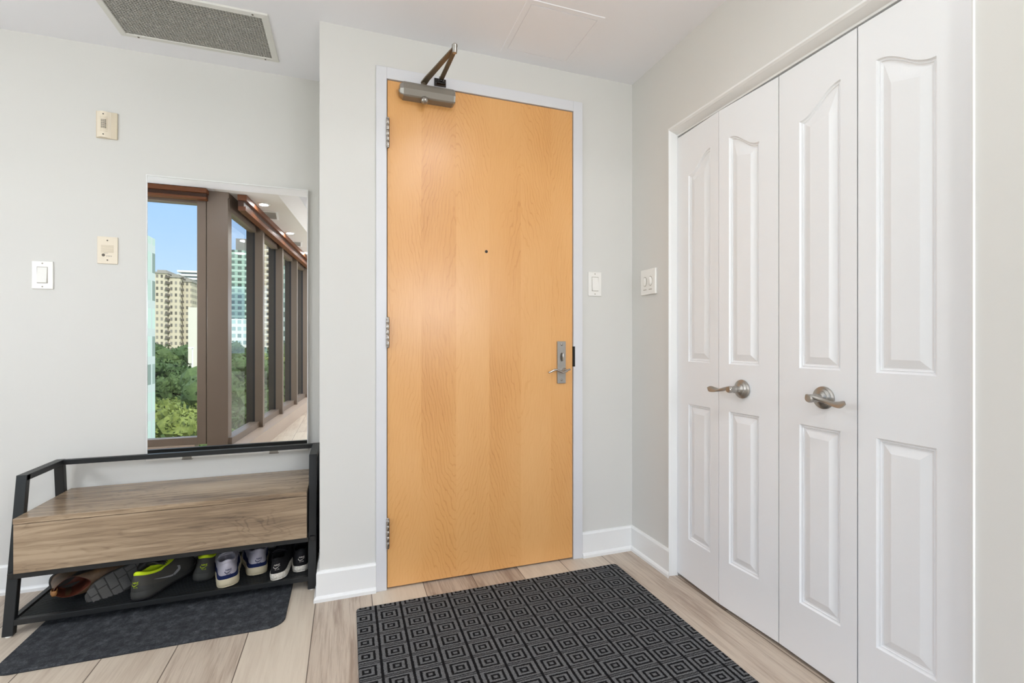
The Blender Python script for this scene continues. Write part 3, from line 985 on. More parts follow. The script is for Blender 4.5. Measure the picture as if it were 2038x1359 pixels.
# wooden roller blinds in cassettes
b1 = empty('roller_blind', (-1.75, 0.4, 2.2)); tag(b1, 'brown wooden blind over the single window at left in the mirror', 'blind', 'brown wooden window blinds')
loc(MB().box(-2.35, -1.095, 0.362, 0.44, 2.25, 2.288, 0.004).build('cassette', M_BLIND), b1)
loc(MB().box(-2.33, -1.10, 0.366, 0.420, 2.218, 2.25, 0.002).build('rolled_fabric', M_BLIND_D), b1)
loc(MB().box(-2.33, -1.10, 0.366, 0.434, 2.198, 2.218, 0.003).build('bottom_rail', M_BLIND), b1)
b2 = empty('roller_blind', W(3, 0.04, 2.2)); tag(b2, 'long brown wooden blind running along the row of windows in the mirror', 'blind', 'brown wooden window blinds')
mb = MB(); wbox(mb, 0.03, 6.4, 0.058, 0.13, 2.24, 2.288); loc(mb.build('cassette', M_BLIND), b2)
mb = MB(); wbox(mb, 0.04, 6.4, 0.06, 0.105, 2.19, 2.24); loc(mb.build('rolled_fabric', M_BLIND_D), b2)
mb = MB(); wbox(mb, 0.04, 6.4, 0.06, 0.120, 2.155, 2.19); loc(mb.build('bottom_rail', M_BLIND), b2)

fl = empty('fill_floor_lamp', (-2.02, 0.92, 0)); tag(fl, 'added unseen fill lamp with white globe, left of the shoe bench by the window', 'floor lamp')  # added out of view to fill the left side with light
MB().lathe([(0, 0), (0.15, 0), (0.15, 0.012), (0.02, 0.022), (0, 0.022)], None, 32).build('base', M_BLACKMETAL, fl)
MB().lathe([(0, 0.02), (0.011, 0.02), (0.011, 1.15), (0, 1.15)], None, 12).build('pole', M_BLACKMETAL, fl)
mb = MB(); bmesh.ops.create_uvsphere(mb.bm, u_segments=32, v_segments=16, radius=0.18, matrix=Matrix.Translation((0, 0, 1.32))); mb.build('lamp_shade', emit('fill_lamp_glass', (0.93, 0.972, 1.02), 17.0), fl, smooth=True)
# recessed lamps: ring, lens and the lamp's own light
M_LENS = emit('lamp_lens', (1.0, 0.93, 0.82), 14.0)
def downlight(x, y, z, label, power=14, rad=0.055, group='recessed ceiling lamps', ls=None):
    r = empty('recessed_light', (x, y, z)); tag(r, label, 'ceiling lamp', group)
    mb = MB(); mb.lathe([(rad + 0.001, 0.0), (rad + 0.018, 0.0), (rad + 0.018, -0.003), (rad + 0.004, -0.006), (rad, -0.002)], None, 32)
    # open ring: remove the caps
    bm = mb.bm
    for f in [f for f in bm.faces if len(f.verts) > 4]: bm.faces.remove(f)
    mb.build('trim_ring', M_TRIM, r, smooth=True)
    MB().lathe([(0, -0.001), (rad, -0.001), (rad, -0.002), (0, -0.002)], None, 32).build('lens', ls or M_LENS, r)
    ld = bpy.data.lights.new('lamp_light', 'AREA'); ld.shape = 'DISK'; ld.size = rad * 2; ld.energy = power; ld.color = (0.94, 0.975, 1.0)
    lo = bpy.data.objects.new('lamp_light', ld); COL.objects.link(lo); lo.parent = r; lo.location = (0, 0, -0.008)
    return r
def dome(x, y, rad, strength, label):
    r = empty('ceiling_dome_lamp', (x, y, H)); tag(r, label, 'ceiling lamp')
    MB().lathe([(0, -0.001), (rad + 0.012, -0.001), (rad + 0.012, -0.022), (rad, -0.024), (0, -0.024)], None, 40).build('base', M_TRIM, r)
    MB().lathe([(0, -0.0245)] + [(rad * math.cos(a), -0.0245 - 0.085 * math.sin(a)) for a in [R(q) for q in (0, 12, 25, 40, 55, 70, 82)]] + [(0, -0.1095)], None, 40).build('dome_glass', emit('dome_glass', (0.94, 0.975, 1.02), strength), r, smooth=True)
dome(0.52, 0.97, 0.13, 11, 'round glass dome lamp on the entry ceiling over the doormat')
dome(-0.95, 1.12, 0.14, 12, 'added unseen glass dome lamp on the ceiling in front of the shoe bench')  # added out of view to brighten the mirror wall
for i, (x, y) in enumerate(((-0.725, 0.07), (-0.628, -1.13), (-0.54, -2.40), (-0.43, -3.7))):
    downlight(x, y, H, ('recessed lamp nearest the corner column in the mirror', 'second recessed lamp along the window ceiling in the mirror', 'third recessed lamp along the window ceiling in the mirror', 'farthest recessed lamp along the window ceiling')[i], 0.6, 0.036)
for i, (x, y) in enumerate(((0.6, -0.55), (0.1, -3.1), (2.4, -1.4), (2.4, -3.6), (0.6, -4.2))):  # extra lamps added behind the camera for more even room light
    downlight(x, y, 2.56, 'added unseen recessed lamp in the raised living room ceiling, ' + ('nearest the entry', 'second from the entry', 'by the far wall', 'by the far corner', 'third from the entry')[i], 8, 0.10)
M_GLOBE = emit('fill_globe_glass', (0.93, 0.972, 1.02), 25.0)
for i, (x, y, z) in enumerate(((1.10, -1.5, 1.45), (0.70, -2.3, 1.40))):  # globes added behind the camera as soft frontal fill
    r = empty('fill_pendant_lamp', (x, y, z)); tag(r, ('added white globe fill light hanging unseen behind the camera', 'added white globe fill light hanging unseen farther back in the living room')[i], 'pendant lamp')
    mb = MB(); bmesh.ops.create_uvsphere(mb.bm, u_segments=32, v_segments=16, radius=0.2); mb.build('globe', M_GLOBE, r, smooth=True)
    MB().lathe([(0, 0.195), (0.03, 0.195), (0.03, 0.25), (0.003, 0.26), (0.003, 2.555 - z), (0, 2.555 - z)], None, 16).build('cord', M_BLACKMETAL, r)
    MB().lathe([(0, 2.53 - z), (0.05, 2.53 - z), (0.05, 2.56 - z), (0, 2.56 - z)], None, 24).build('ceiling_rose', M_TRIM, r)
for i, (x, y) in enumerate(((-0.762, -0.33), (-0.659, -1.77))):
    r = empty('ceiling_vent', (x, y, H), (0, 0, R(-5))); tag(r, ('small square ceiling vent between the first two recessed lamps', 'small square ceiling vent beyond the second recessed lamp')[i], 'ceiling vent')
    mb = MB(); mb.box(-.11, .11, -.16, -.14, -.006, 0); mb.box(-.11, .11, .14, .16, -.006, 0); mb.box(-.11, -.09, -.14, .14, -.006, 0); mb.box(.09, .11, -.14, .14, -.006, 0)
    mb.build('frame', M_TRIM, r)
    mb = MB()
    for k in range(9): mb.box(-0.09, 0.09, -0.135 + k * 0.031, -0.122 + k * 0.031, -0.005, 0)
    mb.build('louver', M_EGG, r)
    MB().box(-0.09, 0.09, -0.14, 0.14, -0.0008, -0.0002).build('backing', M_DUCT, r)

# ------------------------------------------------------------------ view outside
GZ = -20.0
m = Mat('ground_scrub', (0.2, 0.25, 0.1), 0.95)
x, y, z = m.xyz()
n = m.noise(m.coord(), 0.05, 4); n2 = m.noise(m.coord(), 0.6, 3)
track = ((y + 205 + x * 0.1).abs()).ss(9, 6)
c = m.mix(n.ss(0.4, 0.6), srgb(118, 128, 74), srgb(150, 142, 112))
c = m.mix(n2 * 0.5, c, srgb(84, 98, 52))
m.color(m.mix(track, c, srgb(128, 116, 104)))
struct(MB().box(-500, 500, -900, 300, GZ - 1, GZ).build('ground', m.m))

def facade(name, base, win, px, pz, wx, wz, ox=0.0, oz=0.0, band=None, arch=False, alt=None):
    m = Mat(name, base, 0.8, spec=0.2)
    x, y, z = m.xyz()
    n = m.nt.nodes.new('ShaderNodeNewGeometry')
    sp = m.nt.nodes.new('ShaderNodeSeparateXYZ'); m.nt.links.new(n.outputs['Normal'], sp.inputs[0])
    ny = S(m.nt, sp.outputs[1]).abs(); nz = S(m.nt, sp.outputs[2]).abs()
    h = x * ny.gt(0.5) + y * ny.lt(0.5)
    cu = ((h + ox + 4000) / px).frac(); cv = ((z + oz + 4000) / pz).frac()
    w = (cu - 0.5).abs().lt(wx / px / 2) * (cv - 0.5).abs().lt(wz / pz / 2) * nz.lt(0.5)
    rn = m.noise(m.comb(((h + ox + 4000) / px).floor() * 7.3, ((z + oz + 4000) / pz).floor() * 3.1, 0), 1.0, 0)
    wc = m.mix(rn.ss(0.35, 0.65), win, tuple(min(1, v * 2.2 + 0.03) for v in win))
    bc = m.mix(m.noise(m.coord(), 0.15, 2) * 0.35, base, tuple(v * 0.8 for v in base))
    if band is not None:
        bc = m.mix(cv.lt(band[1]), bc, band[0])
    col = m.mix(w, bc, wc)
    m.color(col)
    return m.m

def building(name, boxes, mat, label, cat='building', roofm=None, extras=None):
    r = empty(name, (boxes[0][0], boxes[0][2], GZ)); tag(r, label, cat)
    for b in boxes:
        loc(MB().box(*b).build('wing', mat), r)
    return r
FB = facade('beige_apartment_facade', srgb(204, 194, 170), srgb(96, 92, 84), 1.95, 3.05, 0.95, 1.6)
r = building('apartment_building', [(-90.5, -84.9, -300, -277.0, GZ, 35.0), (-84.7, -79.6, -300, -277.6, GZ, 33.2), (-79.4, -75.6, -300, -281, GZ, 31.6)], FB, 'beige apartment block with stepped wings seen in the mirror')
mb = MB()
for x0_, x1_, y_, z_ in ((-90.8, -84.6, -276.6, 35), (-84.8, -79.3, -277.2, 33.2), (-79.6, -75.3, -280.6, 31.6)):
    mb.box(x0_, x1_, -300, y_, z_, z_ + 0.8)
    mb.box(x0_ + 1.2, x1_ - 1.2, -298, y_ - 1.5, z_ + 0.8, z_ + 1.9)
loc(mb.build('roof', simple('grey_roof', srgb(150, 146, 136), 0.8)), r)
M_BALC = simple('balcony_dark', srgb(96, 90, 80), 0.8)
for xa, ya in ((-84.8, -277.1), (-79.5, -279.5)):
    for k in range(17): loc(MB().box(xa - 0.9, xa + 0.9, ya - 0.2, ya + 1.0, GZ + 4 + k * 3.05, GZ + 5.0 + k * 3.05).build('balcony', M_BALC), r)

FA = facade('mint_glass_facade', srgb(204, 212, 208), srgb(136, 150, 142), 1.6, 3.0, 1.25, 2.15)
building('glass_building', [(-34, -19.8, -57, -38, GZ, 12.2)], FA, 'pale mint glass building at the left edge of the mirror')
FC = facade('white_tower_facade', srgb(226, 228, 226), srgb(92, 120, 150), 3.2, 3.2, 2.2, 1.7)
r = building('high_rise', [(-133, -112, -480, -462, GZ, 44)], FC, 'tall white and blue tower behind the beige apartment block in the mirror')
M_SLAB = simple('white_slab', srgb(222, 222, 216), 0.7)
for k in range(6): loc(MB().box(-133.5, -112, -480, -460.8, 44 + k * 3.0, 45.5 + k * 3.0).build('balcony', M_SLAB), r)
loc(MB().box(-131, -113, -478, -463, 44, 60.5).build('top_floors', simple('grey_blue_glazing', srgb(130, 140, 146), 0.4)), r)
building('slab_building', [(-47.2, -43.4, -182, -170, GZ, 11.8)], simple('pale_concrete', srgb(214, 210, 194), 0.8), 'plain pale concrete slab building in front of the tower in the mirror')
FE = facade('mint_tower_facade', srgb(160, 190, 174), srgb(72, 90, 84), 3.3, 3.1, 1.9, 1.7, band=(srgb(206, 226, 214), 0.12))
r = building('mint_tower', [(-60.3, -49, -300, -287, GZ, 50.5)], FE, 'mint green tower seen through the first window of the row in the mirror')
loc(MB().box(-57, -50, -299, -288.5, 50.5, 57).build('plant_room', simple('grey_plant', srgb(120, 118, 112), 0.8)), r)
FW = facade('white_lowrise_facade', srgb(226, 228, 220), srgb(120, 140, 138), 2.1, 2.9, 1.4, 1.6)
building('lowrise_building', [(-45.5, -38.5, -235, -221, GZ, 10.5)], FW, 'white low building in front of the mint tower in the mirror')
FF = facade('tan_balcony_facade', srgb(196, 182, 156), srgb(70, 66, 60), 2.9, 2.8, 2.0, 1.3, band=(srgb(226, 220, 206), 0.25))
building('balcony_tower', [(-40.5, -34.4, -256, -241, GZ, 54)], FF, 'tan balconied tower seen through the second window of the row in the mirror')
FG = facade('green_white_facade', srgb(196, 214, 204), srgb(84, 104, 96), 2.2, 3.0, 1.3, 1.7)
building('green_building', [(-21.4, -15.8, -176, -160, GZ, 30)], FG, 'green and white tower seen through the third window of the row in the mirror')
building('distant_building', [(-16.2, -9.0, -235, -220, GZ, 26)], FW, 'white distant building seen through the farthest windows in the mirror')

lp = empty('lamp_post', (-36.75, -134.8, GZ)); tag(lp, 'thin white lamp post standing among the trees in the mirror', 'lamp post')
mb = MB(); mb.lathe([(0, 0), (0.22, 0), (0.14, 19.4), (0, 19.4)], None, 10); mb.build('pole', M_TRIM, lp)
MB().box(-0.9, 0.3, -0.3, 0.3, 19.3, 19.6).build('lamp_head', M_TRIM, lp)

def leafmat(name, a, b):
    m = Mat(name, a, 0.7, spec=0.2)
    n = m.noise(m.coord(), 0.35, 3, 0.6); n2 = m.noise(m.coord(), 3.0, 2)
    m.color(m.ramp(n * 0.6 + n2 * 0.4, [(0.3, b), (0.7, a)]))
    return m.m
ML = [leafmat('foliage_green', srgb(88, 108, 62), srgb(44, 62, 34)), leafmat('foliage_yellow', srgb(136, 146, 76), srgb(76, 92, 44)), leafmat('foliage_dark', srgb(78, 102, 58), srgb(38, 56, 30))]
M_BARK = simple('bark', srgb(96, 84, 70), 0.9)
rt = random.Random(11)
def canopy(name, mats, spots, label, leaves=150):
    """a belt of woodland: crowns that grow into one another"""
    mb = MB(); bm = mb.bm
    for (x, y, s, k) in spots:
        mb.mi = k
        for i in range(14):
            a = rt.random() * 2 * PI; rr_ = rt.random() ** 0.6 * 3.4 * s
            c = Vector((x + rr_ * math.cos(a), y + rr_ * math.sin(a), GZ + (5 + rt.random() * 6.0) * s)); rad = (1.5 + rt.random() * 1.4) * s
            g = bmesh.ops.create_icosphere(bm, subdivisions=2, radius=rad * 0.85, matrix=Matrix.Translation(c))
            for v in g['verts']: v.co += (v.co - c) * (mnoise.noise(v.co * 1.3) * 0.5)
            for f in {f for v in g['verts'] for f in v.link_faces}: f.material_index = k
            for j in range(leaves):
                d = Vector((rt.gauss(0, 1), rt.gauss(0, 1), rt.gauss(0, 1))).normalized()
                p = c + d * rad * (0.8 + rt.random() * 0.35)
                q = Euler((rt.random() * 6, rt.random() * 6, rt.random() * 6)).to_matrix()
                z_ = (0.16 + rt.random() * 0.16) * s
                mb.quad(*[p + q @ Vector((a_ * z_, b_ * z_ * 0.7, 0)) for a_, b_ in ((-1, -1), (1, -1), (1, 1), (-1, 1))])
        mb.mi = 3
        mb.lathe([(0, GZ), (0.3 * s, GZ), (0.15 * s, GZ + 8 * s), (0, GZ + 8 * s)], Matrix.Translation((x, y, 0)), 6)
    me = bpy.data.meshes.new(name); bm.to_mesh(me); bm.free()
    for q in mats: me.materials.append(q)
    o = bpy.data.objects.new(name, me); COL.objects.link(o)
    return tag(o, label, 'trees', kind='stuff')
MLB = ML + [M_BARK]
near = [(-25.0, -70, 1.06, 1), (-20.6, -68, 0.92, 1), (-28, -78, 1.0, 1), (-17.5, -74, 0.85, 0), (-23.5, -82, 0.9, 1), (-30, -74, 0.8, 2),
        (-20.5, -58, 0.8, 0), (-16.8, -60, 0.85, 0), (-24.5, -60, 0.7, 2), (-14.5, -66, 0.8, 1), (-18.5, -50, 0.62, 2), (-14.5, -52, 0.62, 0),
        (-12, -76, 0.85, 0), (-10, -62, 0.7, 1), (-12.5, -90, 1.0, 0), (-8, -84, 0.9, 1), (-6.5, -70, 0.75, 0)]
mid = [(-47, -132, 1.35, 2), (-43.5, -136, 1.25, 2), (-50.5, -128, 1.2, 0), (-40, -128, 1.0, 0), (-37.5, -142, 0.95, 1), (-33.5, -138, 0.9, 1), (-44, -120, 0.75, 2), (-40.5, -118, 0.6, 2)]
far = [(-76 + i * 3.4, -214 - (i % 3) * 5, 1.45 + 0.2 * math.sin(i * 2.1), (0, 2, 0)[i % 3]) for i in range(14)]
row = [(-27 + i * 2.6, -105 - (i % 3) * 5, 1.25 + 0.2 * math.sin(i * 1.7), (0, 2, 1)[i % 3]) for i in range(9)] + [(-24 + i * 3.2, -150 - (i % 2) * 5, 1.5 + 0.15 * math.sin(i * 2.9), (2, 0)[i % 2]) for i in range(7)]
canopy('tree_canopy', MLB, near, 'near yellow green tree canopy at the foot of the mirror view')
canopy('tree_canopy', MLB, mid, 'dark tree clump beside the lamp post in the mirror')
canopy('tree_canopy', MLB, far, 'far belt of green trees under the apartment block in the mirror', 60)
canopy('tree_canopy', MLB, row, 'line of trees seen through the row of windows in the mirror', 60)
# ------------------------------------------------------------------ wall mirror
mr = empty('wall_mirror', (-0.5025, YL, 0.509)); tag(mr, 'tall frameless wall mirror above the shoe bench, reflecting windows and buildings', 'mirror')
MX0, MX1, MZ0, MZ1 = -0.828, -0.177, 0.507, 1.752
YM = YL - 0.013
loc(MB().box(MX0 + 0.001, MX1 - 0.001, YM + 0.001, YL - 0.002, MZ0 + 0.001, MZ1 - 0.001).build('backing', M_CHROME), mr)
loc(MB().quad(Vector((MX0 + .002, YM, MZ0 + .002)), Vector((MX1 - .002, YM, MZ0 + .002)), Vector((MX1 - .002, YM, MZ1 - .002)), Vector((MX0 + .002, YM, MZ1 - .002))).build('mirror_glass', M_MIRROR), mr)
mb = MB()
e = 0.0034
mb.box(MX0, MX1, YM - 0.0035, YM + 0.001, MZ0, MZ0 + e); mb.box(MX0, MX1, YM - 0.0035, YM + 0.001, MZ1 - e, MZ1)
mb.box(MX0, MX0 + e, YM - 0.0035, YM + 0.001, MZ0 + e, MZ1 - e); mb.box(MX1 - e, MX1, YM - 0.0035, YM + 0.001, MZ0 + e, MZ1 - e)
loc(mb.build('edge_trim', simple('mirror_edge', (0.85, 0.85, 0.84), 0.3, 0.0)), mr)
mb = MB(); mb.box(MX0, MX1, YM - 0.002, YL, MZ0 - 0.006, MZ0 - 0.001)
loc(mb.build('bottom_rail', M_PLASTIC_W), mr)
for xc in (-0.675, -0.325):
    mb = MB(); mb.box(xc - 0.020, xc + 0.020, YM - 0.005, YL, MZ0 - 0.012, MZ0 - 0.006, 0.001); mb.box(xc - 0.018, xc + 0.018, YM - 0.005, YM - 0.002, MZ0 - 0.010, MZ0 + 0.004, 0.001)
    loc(mb.build('mirror_clip', M_STEEL), mr)

# ------------------------------------------------------------------ storage bench
bn = empty('storage_bench', (-0.622, 2.30, 0)); tag(bn, 'black metal framed shoe bench with greyed oak lift-up seat under the mirror', 'bench')
BX0, BX1 = -1.123, -0.121
BT = 0.54
def legbar(x0, x1, yb, yt, ydep, zt=BT, z0=0.004):
    """rail between foot (y=yb) and top (y=yt); ydep = depth in y"""
    mb = MB()
    rows = []
    for y, z in ((yb, z0), (yt, zt)):
        rows.append([Vector((x0, y, z)), Vector((x1, y, z)), Vector((x1, y + ydep, z)), Vector((x0, y + ydep, z))])
    mb.grid(rows, closed=True, cap0=True, cap1=True)
    es = list(mb.bm.edges)
    bmesh.ops.bevel(mb.bm, geom=es, offset=0.0015, segments=1, affect='EDGES')
    return mb
LW, LD = 0.031, 0.022
for x0 in (BX0, BX1 - LW):
    loc(legbar(x0, x0 + LW, 2.122, 2.200, LD).build('leg', M_BLACKMETAL), bn)
    loc(legbar(x0, x0 + LW, 2.496 - LD, 2.452 - LD, LD).build('leg', M_BLACKMETAL), bn)
    loc(MB().box(x0, x0 + LW, 2.200, 2.452, BT - 0.020, BT + 0.001, 0.0015).build('side_rail', M_BLACKMETAL), bn)
loc(MB().box(BX0 + LW - .002, BX1 - LW + .002, 2.432, 2.452, BT - 0.020, BT, 0.001).build('back_rail', M_BLACKMETAL), bn)
for x0 in (BX0, BX1 - LW):
    for y in (2.124, 2.476):
        loc(MB().lathe([(0, 0), (0.010, 0), (0.010, 0.006), (0, 0.006)], Matrix.Translation((x0 + LW / 2, y + 0.009, 0)), 14).build('foot_pad', M_PLASTIC_W), bn)
# seat box
SX0, SX1 = BX0 + LW + 0.003, BX1 - LW - 0.003
loc(MB().box(SX0, SX1, 2.116, 2.486, 0.391, 0.410, 0.001).build('seat_lid', M_LAM_TOP), bn)
loc(MB().box(SX0, SX1, 2.1185, 2.136, 0.219, 0.389, 0.001).build('front_panel', M_LAM_FRONT), bn)
mb = MB()
mb.box(SX0, SX0 + 0.014, 2.136, 2.47, 0.225, 0.389); mb.box(SX1 - 0.014, SX1, 2.136, 2.47, 0.225, 0.389)
mb.box(SX0, SX1, 2.458, 2.472, 0.225, 0.389); mb.box(SX0, SX1, 2.136, 2.47, 0.215, 0.227)
loc(mb.build('storage_box', M_BLACK), bn)
mb = MB()
mb.box(SX0 - .004, SX1 + .004, 2.128, 2.146, 0.198, 0.2165, 0.001)
loc(mb.build('upper_rail', M_BLACKMETAL), bn)
loc(MB().box(SX0 - .004, SX1 + .004, 2.465, 2.483, 0.198, 0.2165, 0.001).build('upper_rail', M_BLACKMETAL), bn)
for x0 in (BX0 + 0.006, BX1 - 0.006 - 0.018):
    loc(MB().box(x0, x0 + 0.018, 2.140, 2.48, 0.196, 0.214, 0.001).build('side_stretcher', M_BLACKMETAL), bn)
    loc(MB().box(x0, x0 + 0.018, 2.140, 2.48, 0.036, 0.054, 0.001).build('side_stretcher', M_BLACKMETAL), bn)
# wire shoe shelf
SHZ = 0.055
for y in (2.128, 2.462):
    loc(MB().box(SX0 - .004, SX1 + .004, y, y + 0.018, SHZ - 0.019, SHZ, 0.001).build('shelf_rail', M_BLACKMETAL), bn)
mb = MB()
nx = 96
for i in range(nx + 1):
    x = SX0 + (SX1 - SX0) * i / nx; mb.box(x - 0.0018, x + 0.0018, 2.146, 2.462, SHZ - 0.008, SHZ - 0.0045)
for j in range(33):
    y = 2.152 + 0.305 * j / 32; mb.box(SX0, SX1, y - 0.0018, y + 0.0018, SHZ - 0.0045, SHZ - 0.001)
loc(mb.build('shelf_mesh', M_BLACKMETAL), bn)

# ------------------------------------------------------------------ mats
def rounded_slab(name, x0, x1, y0, y1, r, h, mats, curl=0.0):
    pts = []
    for cx, cy, a0 in ((x1 - r, y1 - r, 0), (x0 + r, y1 - r, 90), (x0 + r, y0 + r, 180), (x1 - r, y0 + r, 270)):
        for i in range(9):
            a = R(a0 + 90 * i / 8); pts.append((cx + r * math.cos(a), cy + r * math.sin(a)))
    mb = MB()
    def ring(k, z):
        c = ((x0 + x1) / 2, (y0 + y1) / 2)
        return [Vector((c[0] + (x - c[0]) * (1 - k / (abs(x1 - x0) / 2)), c[1] + (y - c[1]) * (1 - k / (abs(y1 - y0) / 2)), z)) for x, y in pts]
    mb.mi = 1
    mb.grid([ring(0, 0.0005), ring(0, 0.003)], closed=True)
    mb.mi = 0
    mb.grid([ring(0, 0.003), ring(0.001, h * 0.8), ring(0.004, h)], closed=True, cap1=True)
    return mb.build(name, mats)
dm = rounded_slab('entry_mat', 0.034, 1.163, 0.86, 1.907, 0.014, 0.008, (M_MAT, M_MATBACK))
tag(dm, 'large grey and black mat with nested squares on the floor before the entry door', 'doormat')
sm = rounded_slab('shoe_mat', -1.036, -0.214, 1.885, 2.335, 0.055, 0.009, (M_MAT2, M_MATBACK))
tag(sm, 'charcoal ribbed pile mat with rounded corners lying under the shoe bench', 'floor mat')

# ------------------------------------------------------------------ shoes
WT = [(0, 0.0), (.008, .011), (.03, .0215), (.07, .0285), (.14, .0325), (.25, .0335), (.36, .0335), (.48, .0375), (.60, .0430), (.72, .0465), (.82, .0450), (.90, .0385), (.955, .028), (.99, .013), (1.0, 0.0)]
def interp(T, x):
    x = min(max(x, T[0][0]), T[-1][0])
    for (a, va), (b, vb) in zip(T, T[1:]):
        if x <= b:
            t = (x - a) / (b - a) if b > a else 0
            t = t * t * (3 - 2 * t) if 0.1 < a < 0.8 else t
            return va + (vb - va) * t
    return T[-1][1]
NS = 26
SS = [0.5 - 0.5 * math.cos(PI * i / NS) for i in range(NS + 1)]

class Shoe:
    """all sizes in metres; heel at y=0, toe at +y, sole on z=0"""
    def __init__(s, L=0.285, wk=1.0, heel_z=0.092, side_z=0.068, throat_z=0.082, mid_h=0.030, mid_t=0.021, collar_y=(0.010, 0.165), collar_w=0.026, toe_z=0.052, boot=False):
        s.L, s.wk, s.mid_h, s.mid_t = L, wk, mid_h, mid_t
        s.heel_z, s.side_z, s.throat_z, s.collar_y, s.collar_w, s.toe_z, s.boot = heel_z, side_z, throat_z, collar_y, collar_w, toe_z, boot
    def ring(s, fn):
        """fn(t, side) -> Vector for t 0..1 heel to toe, side +-1"""
        a = [fn(t, 1) for t in SS]
        b = [fn(t, -1) for t in reversed(SS[1:-1])]
        return a + b
    def base(s, t, side, out=0.0, z=0.0):
        w = interp(WT, t) * s.wk
        y = t * s.L
        cx = 0.004 * math.sin((t - .3) * 3)
        if out:
            dy = -out if t < .03 else (out if t > .97 else 0)
            k = 1.0 if t not in (0.0, 1.0) else 0.0
            return Vector((cx + side * (w + out * k), y + dy, z))
        return Vector((cx + side * w, y, z))
    def spring(s, t):
        return 0.016 * max(0, (t - .72) / .28) ** 2 + 0.003 * max(0, (.06 - t) / .06)
    def midz(s, t):
        return s.mid_h + (s.mid_t - s.mid_h) * min(1, t / .6) + s.spring(t)
    def rim(s, t, side):
        y0, y1 = s.collar_y
        y = y0 + (y1 - y0) * t
        w = s.collar_w * math.sin(PI * min(1, (t * 0.90 + 0.10 * t)) ) ** 0.5 if 0 < t < 1 else 0
        if t > 0.55: w = max(0, w * (1 - 0.30 * (t - .55) / .45))
        if s.boot:
            z = s.heel_z + 0.004 * math.cos(t * 2 * PI)
        else:
            z = s.heel_z * (1 - t) ** 3 + 3 * (s.side_z - 0.010) * t * (1 - t) ** 2 + 3 * (s.side_z + 0.002) * t * t * (1 - t) + s.throat_z * t ** 3
        return Vector((side * w, y, z))
    def surf(s, t, side, k, out=0.0):
        """k 0 at midsole edge .. 1 at collar rim"""
        b = s.base(t, side, 0, s.midz(t) - 0.004)
        r = s.rim(t, side)
        # vertical first, then inwards
        yb = 1 - (1 - k) ** (2.1 if t > .5 else 1.25)
        q = k ** (1.55 if t > .5 else 1.1)
        x = b.x + (r.x - b.x) * q
        y = b.y + (r.y - b.y) * q
        toe = max(0, (t - .55) / .45)
        z = b.z + (r.z - b.z) * (yb * (1 - 0.55 * toe) + k * 0.55 * toe)
        if toe > 0: z += (s.toe_z - b.z) * 0.33 * math.sin(PI * min(1, k * 1.05)) * toe
        if t < .25: 
            y -= 0.006 * math.sin(PI * k) * (1 - t / .25) * (0 if s.boot else 1)
        p = Vector((x, y, z))
        if out:
            c = Vector((0, s.L * (0.12 + 0.76 * t), z - 0.02)); d = (p - c); d.normalize(); p += d * out
        return p
    def upper(s, mat, root, name='upper'):
        mb = MB()
        rows = [s.ring(lambda t, sd, k=k: s.surf(t, sd, k)) for k in [i / 9 for i in range(10)]]
        mb.grid(rows, closed=True)
        return mb.build(name, mat, root, smooth=True)
    def collar(s, mat, root, puff=0.0035):
        mb = MB()
        def inner(d, sc):
            def f(t, sd):
                r = s.rim(t, sd); c = (s.collar_y[0] + s.collar_y[1]) / 2
                return Vector((r.x * sc, c + (r.y - c) * sc + 0.0, r.z + d))
            return f
        rows = [s.ring(lambda t, sd: s.surf(t, sd, 0.80, 0.0006)), s.ring(lambda t, sd: s.surf(t, sd, 0.86, puff * 0.8)), s.ring(lambda t, sd: s.surf(t, sd, 0.94, puff * 1.2)), s.ring(lambda t, sd: s.rim(t, sd) + Vector((sd * 0.0005, 0, puff * 0.7))), s.ring(inner(0.0005, 0.90)),
                s.ring(inner(-0.012, 0.84)), s.ring(inner(-0.03, 0.86)), s.ring(inner(-(s.heel_z - 0.040) * 0.85 if s.boot else -0.042, 0.90))]
        mb.grid(rows, closed=True, cap1=True)
        return mb.build('collar_lining', mat, root, smooth=True)
    def midsole(s, mat, root, out=0.0035, name='midsole', z0=0.004, cap=True):
        mb = MB()
        prof = [(out * .3, 0.0), (out, 0.14), (out * 1.25, 0.45), (out, 0.8), (out * .6, 1.0), (-0.003, 1.02)]
        rows = [s.ring(lambda t, sd, o=o, h=h: s.base(t, sd, o, s.spring(t) + z0 + (s.midz(t) - s.spring(t) - z0) * h)) for o, h in prof]
        mb.grid(rows, closed=True, cap0=True, cap1=True)
        return mb.build(name, mat, root, smooth=True, angle=50)
    def outsole(s, mat, root, h=0.005):
        mb = MB()
        rows = [s.ring(lambda t, sd, o=o, z=z: s.base(t, sd, o, s.spring(t) + z)) for o, z in ((-0.001, 0), (0.0035, 0.0015), (0.0035, h))]
        mb.grid(rows, closed=True, cap0=True, cap1=True)
        return mb.build('outsole', mat, root)
    def band(s, mat, root, name, top, out=0.0012, t1=0.62, bottom=0.0):
        """overlay hugging the upper from the midsole up to height fraction top(t)"""
        mb = MB()
        ts = [t for t in SS if t <= t1]
        line = [(t, -1) for t in reversed(ts[1:])] + [(t, 1) for t in ts]
        rows = []
        for j in range(5):
            rows.append([s.surf(t, sd, bottom + (top(t) - bottom) * j / 4, out if j < 4 else 0.0002) for t, sd in line])
        mb.grid(rows)
        return mb.build(name, mat, root, smooth=True)
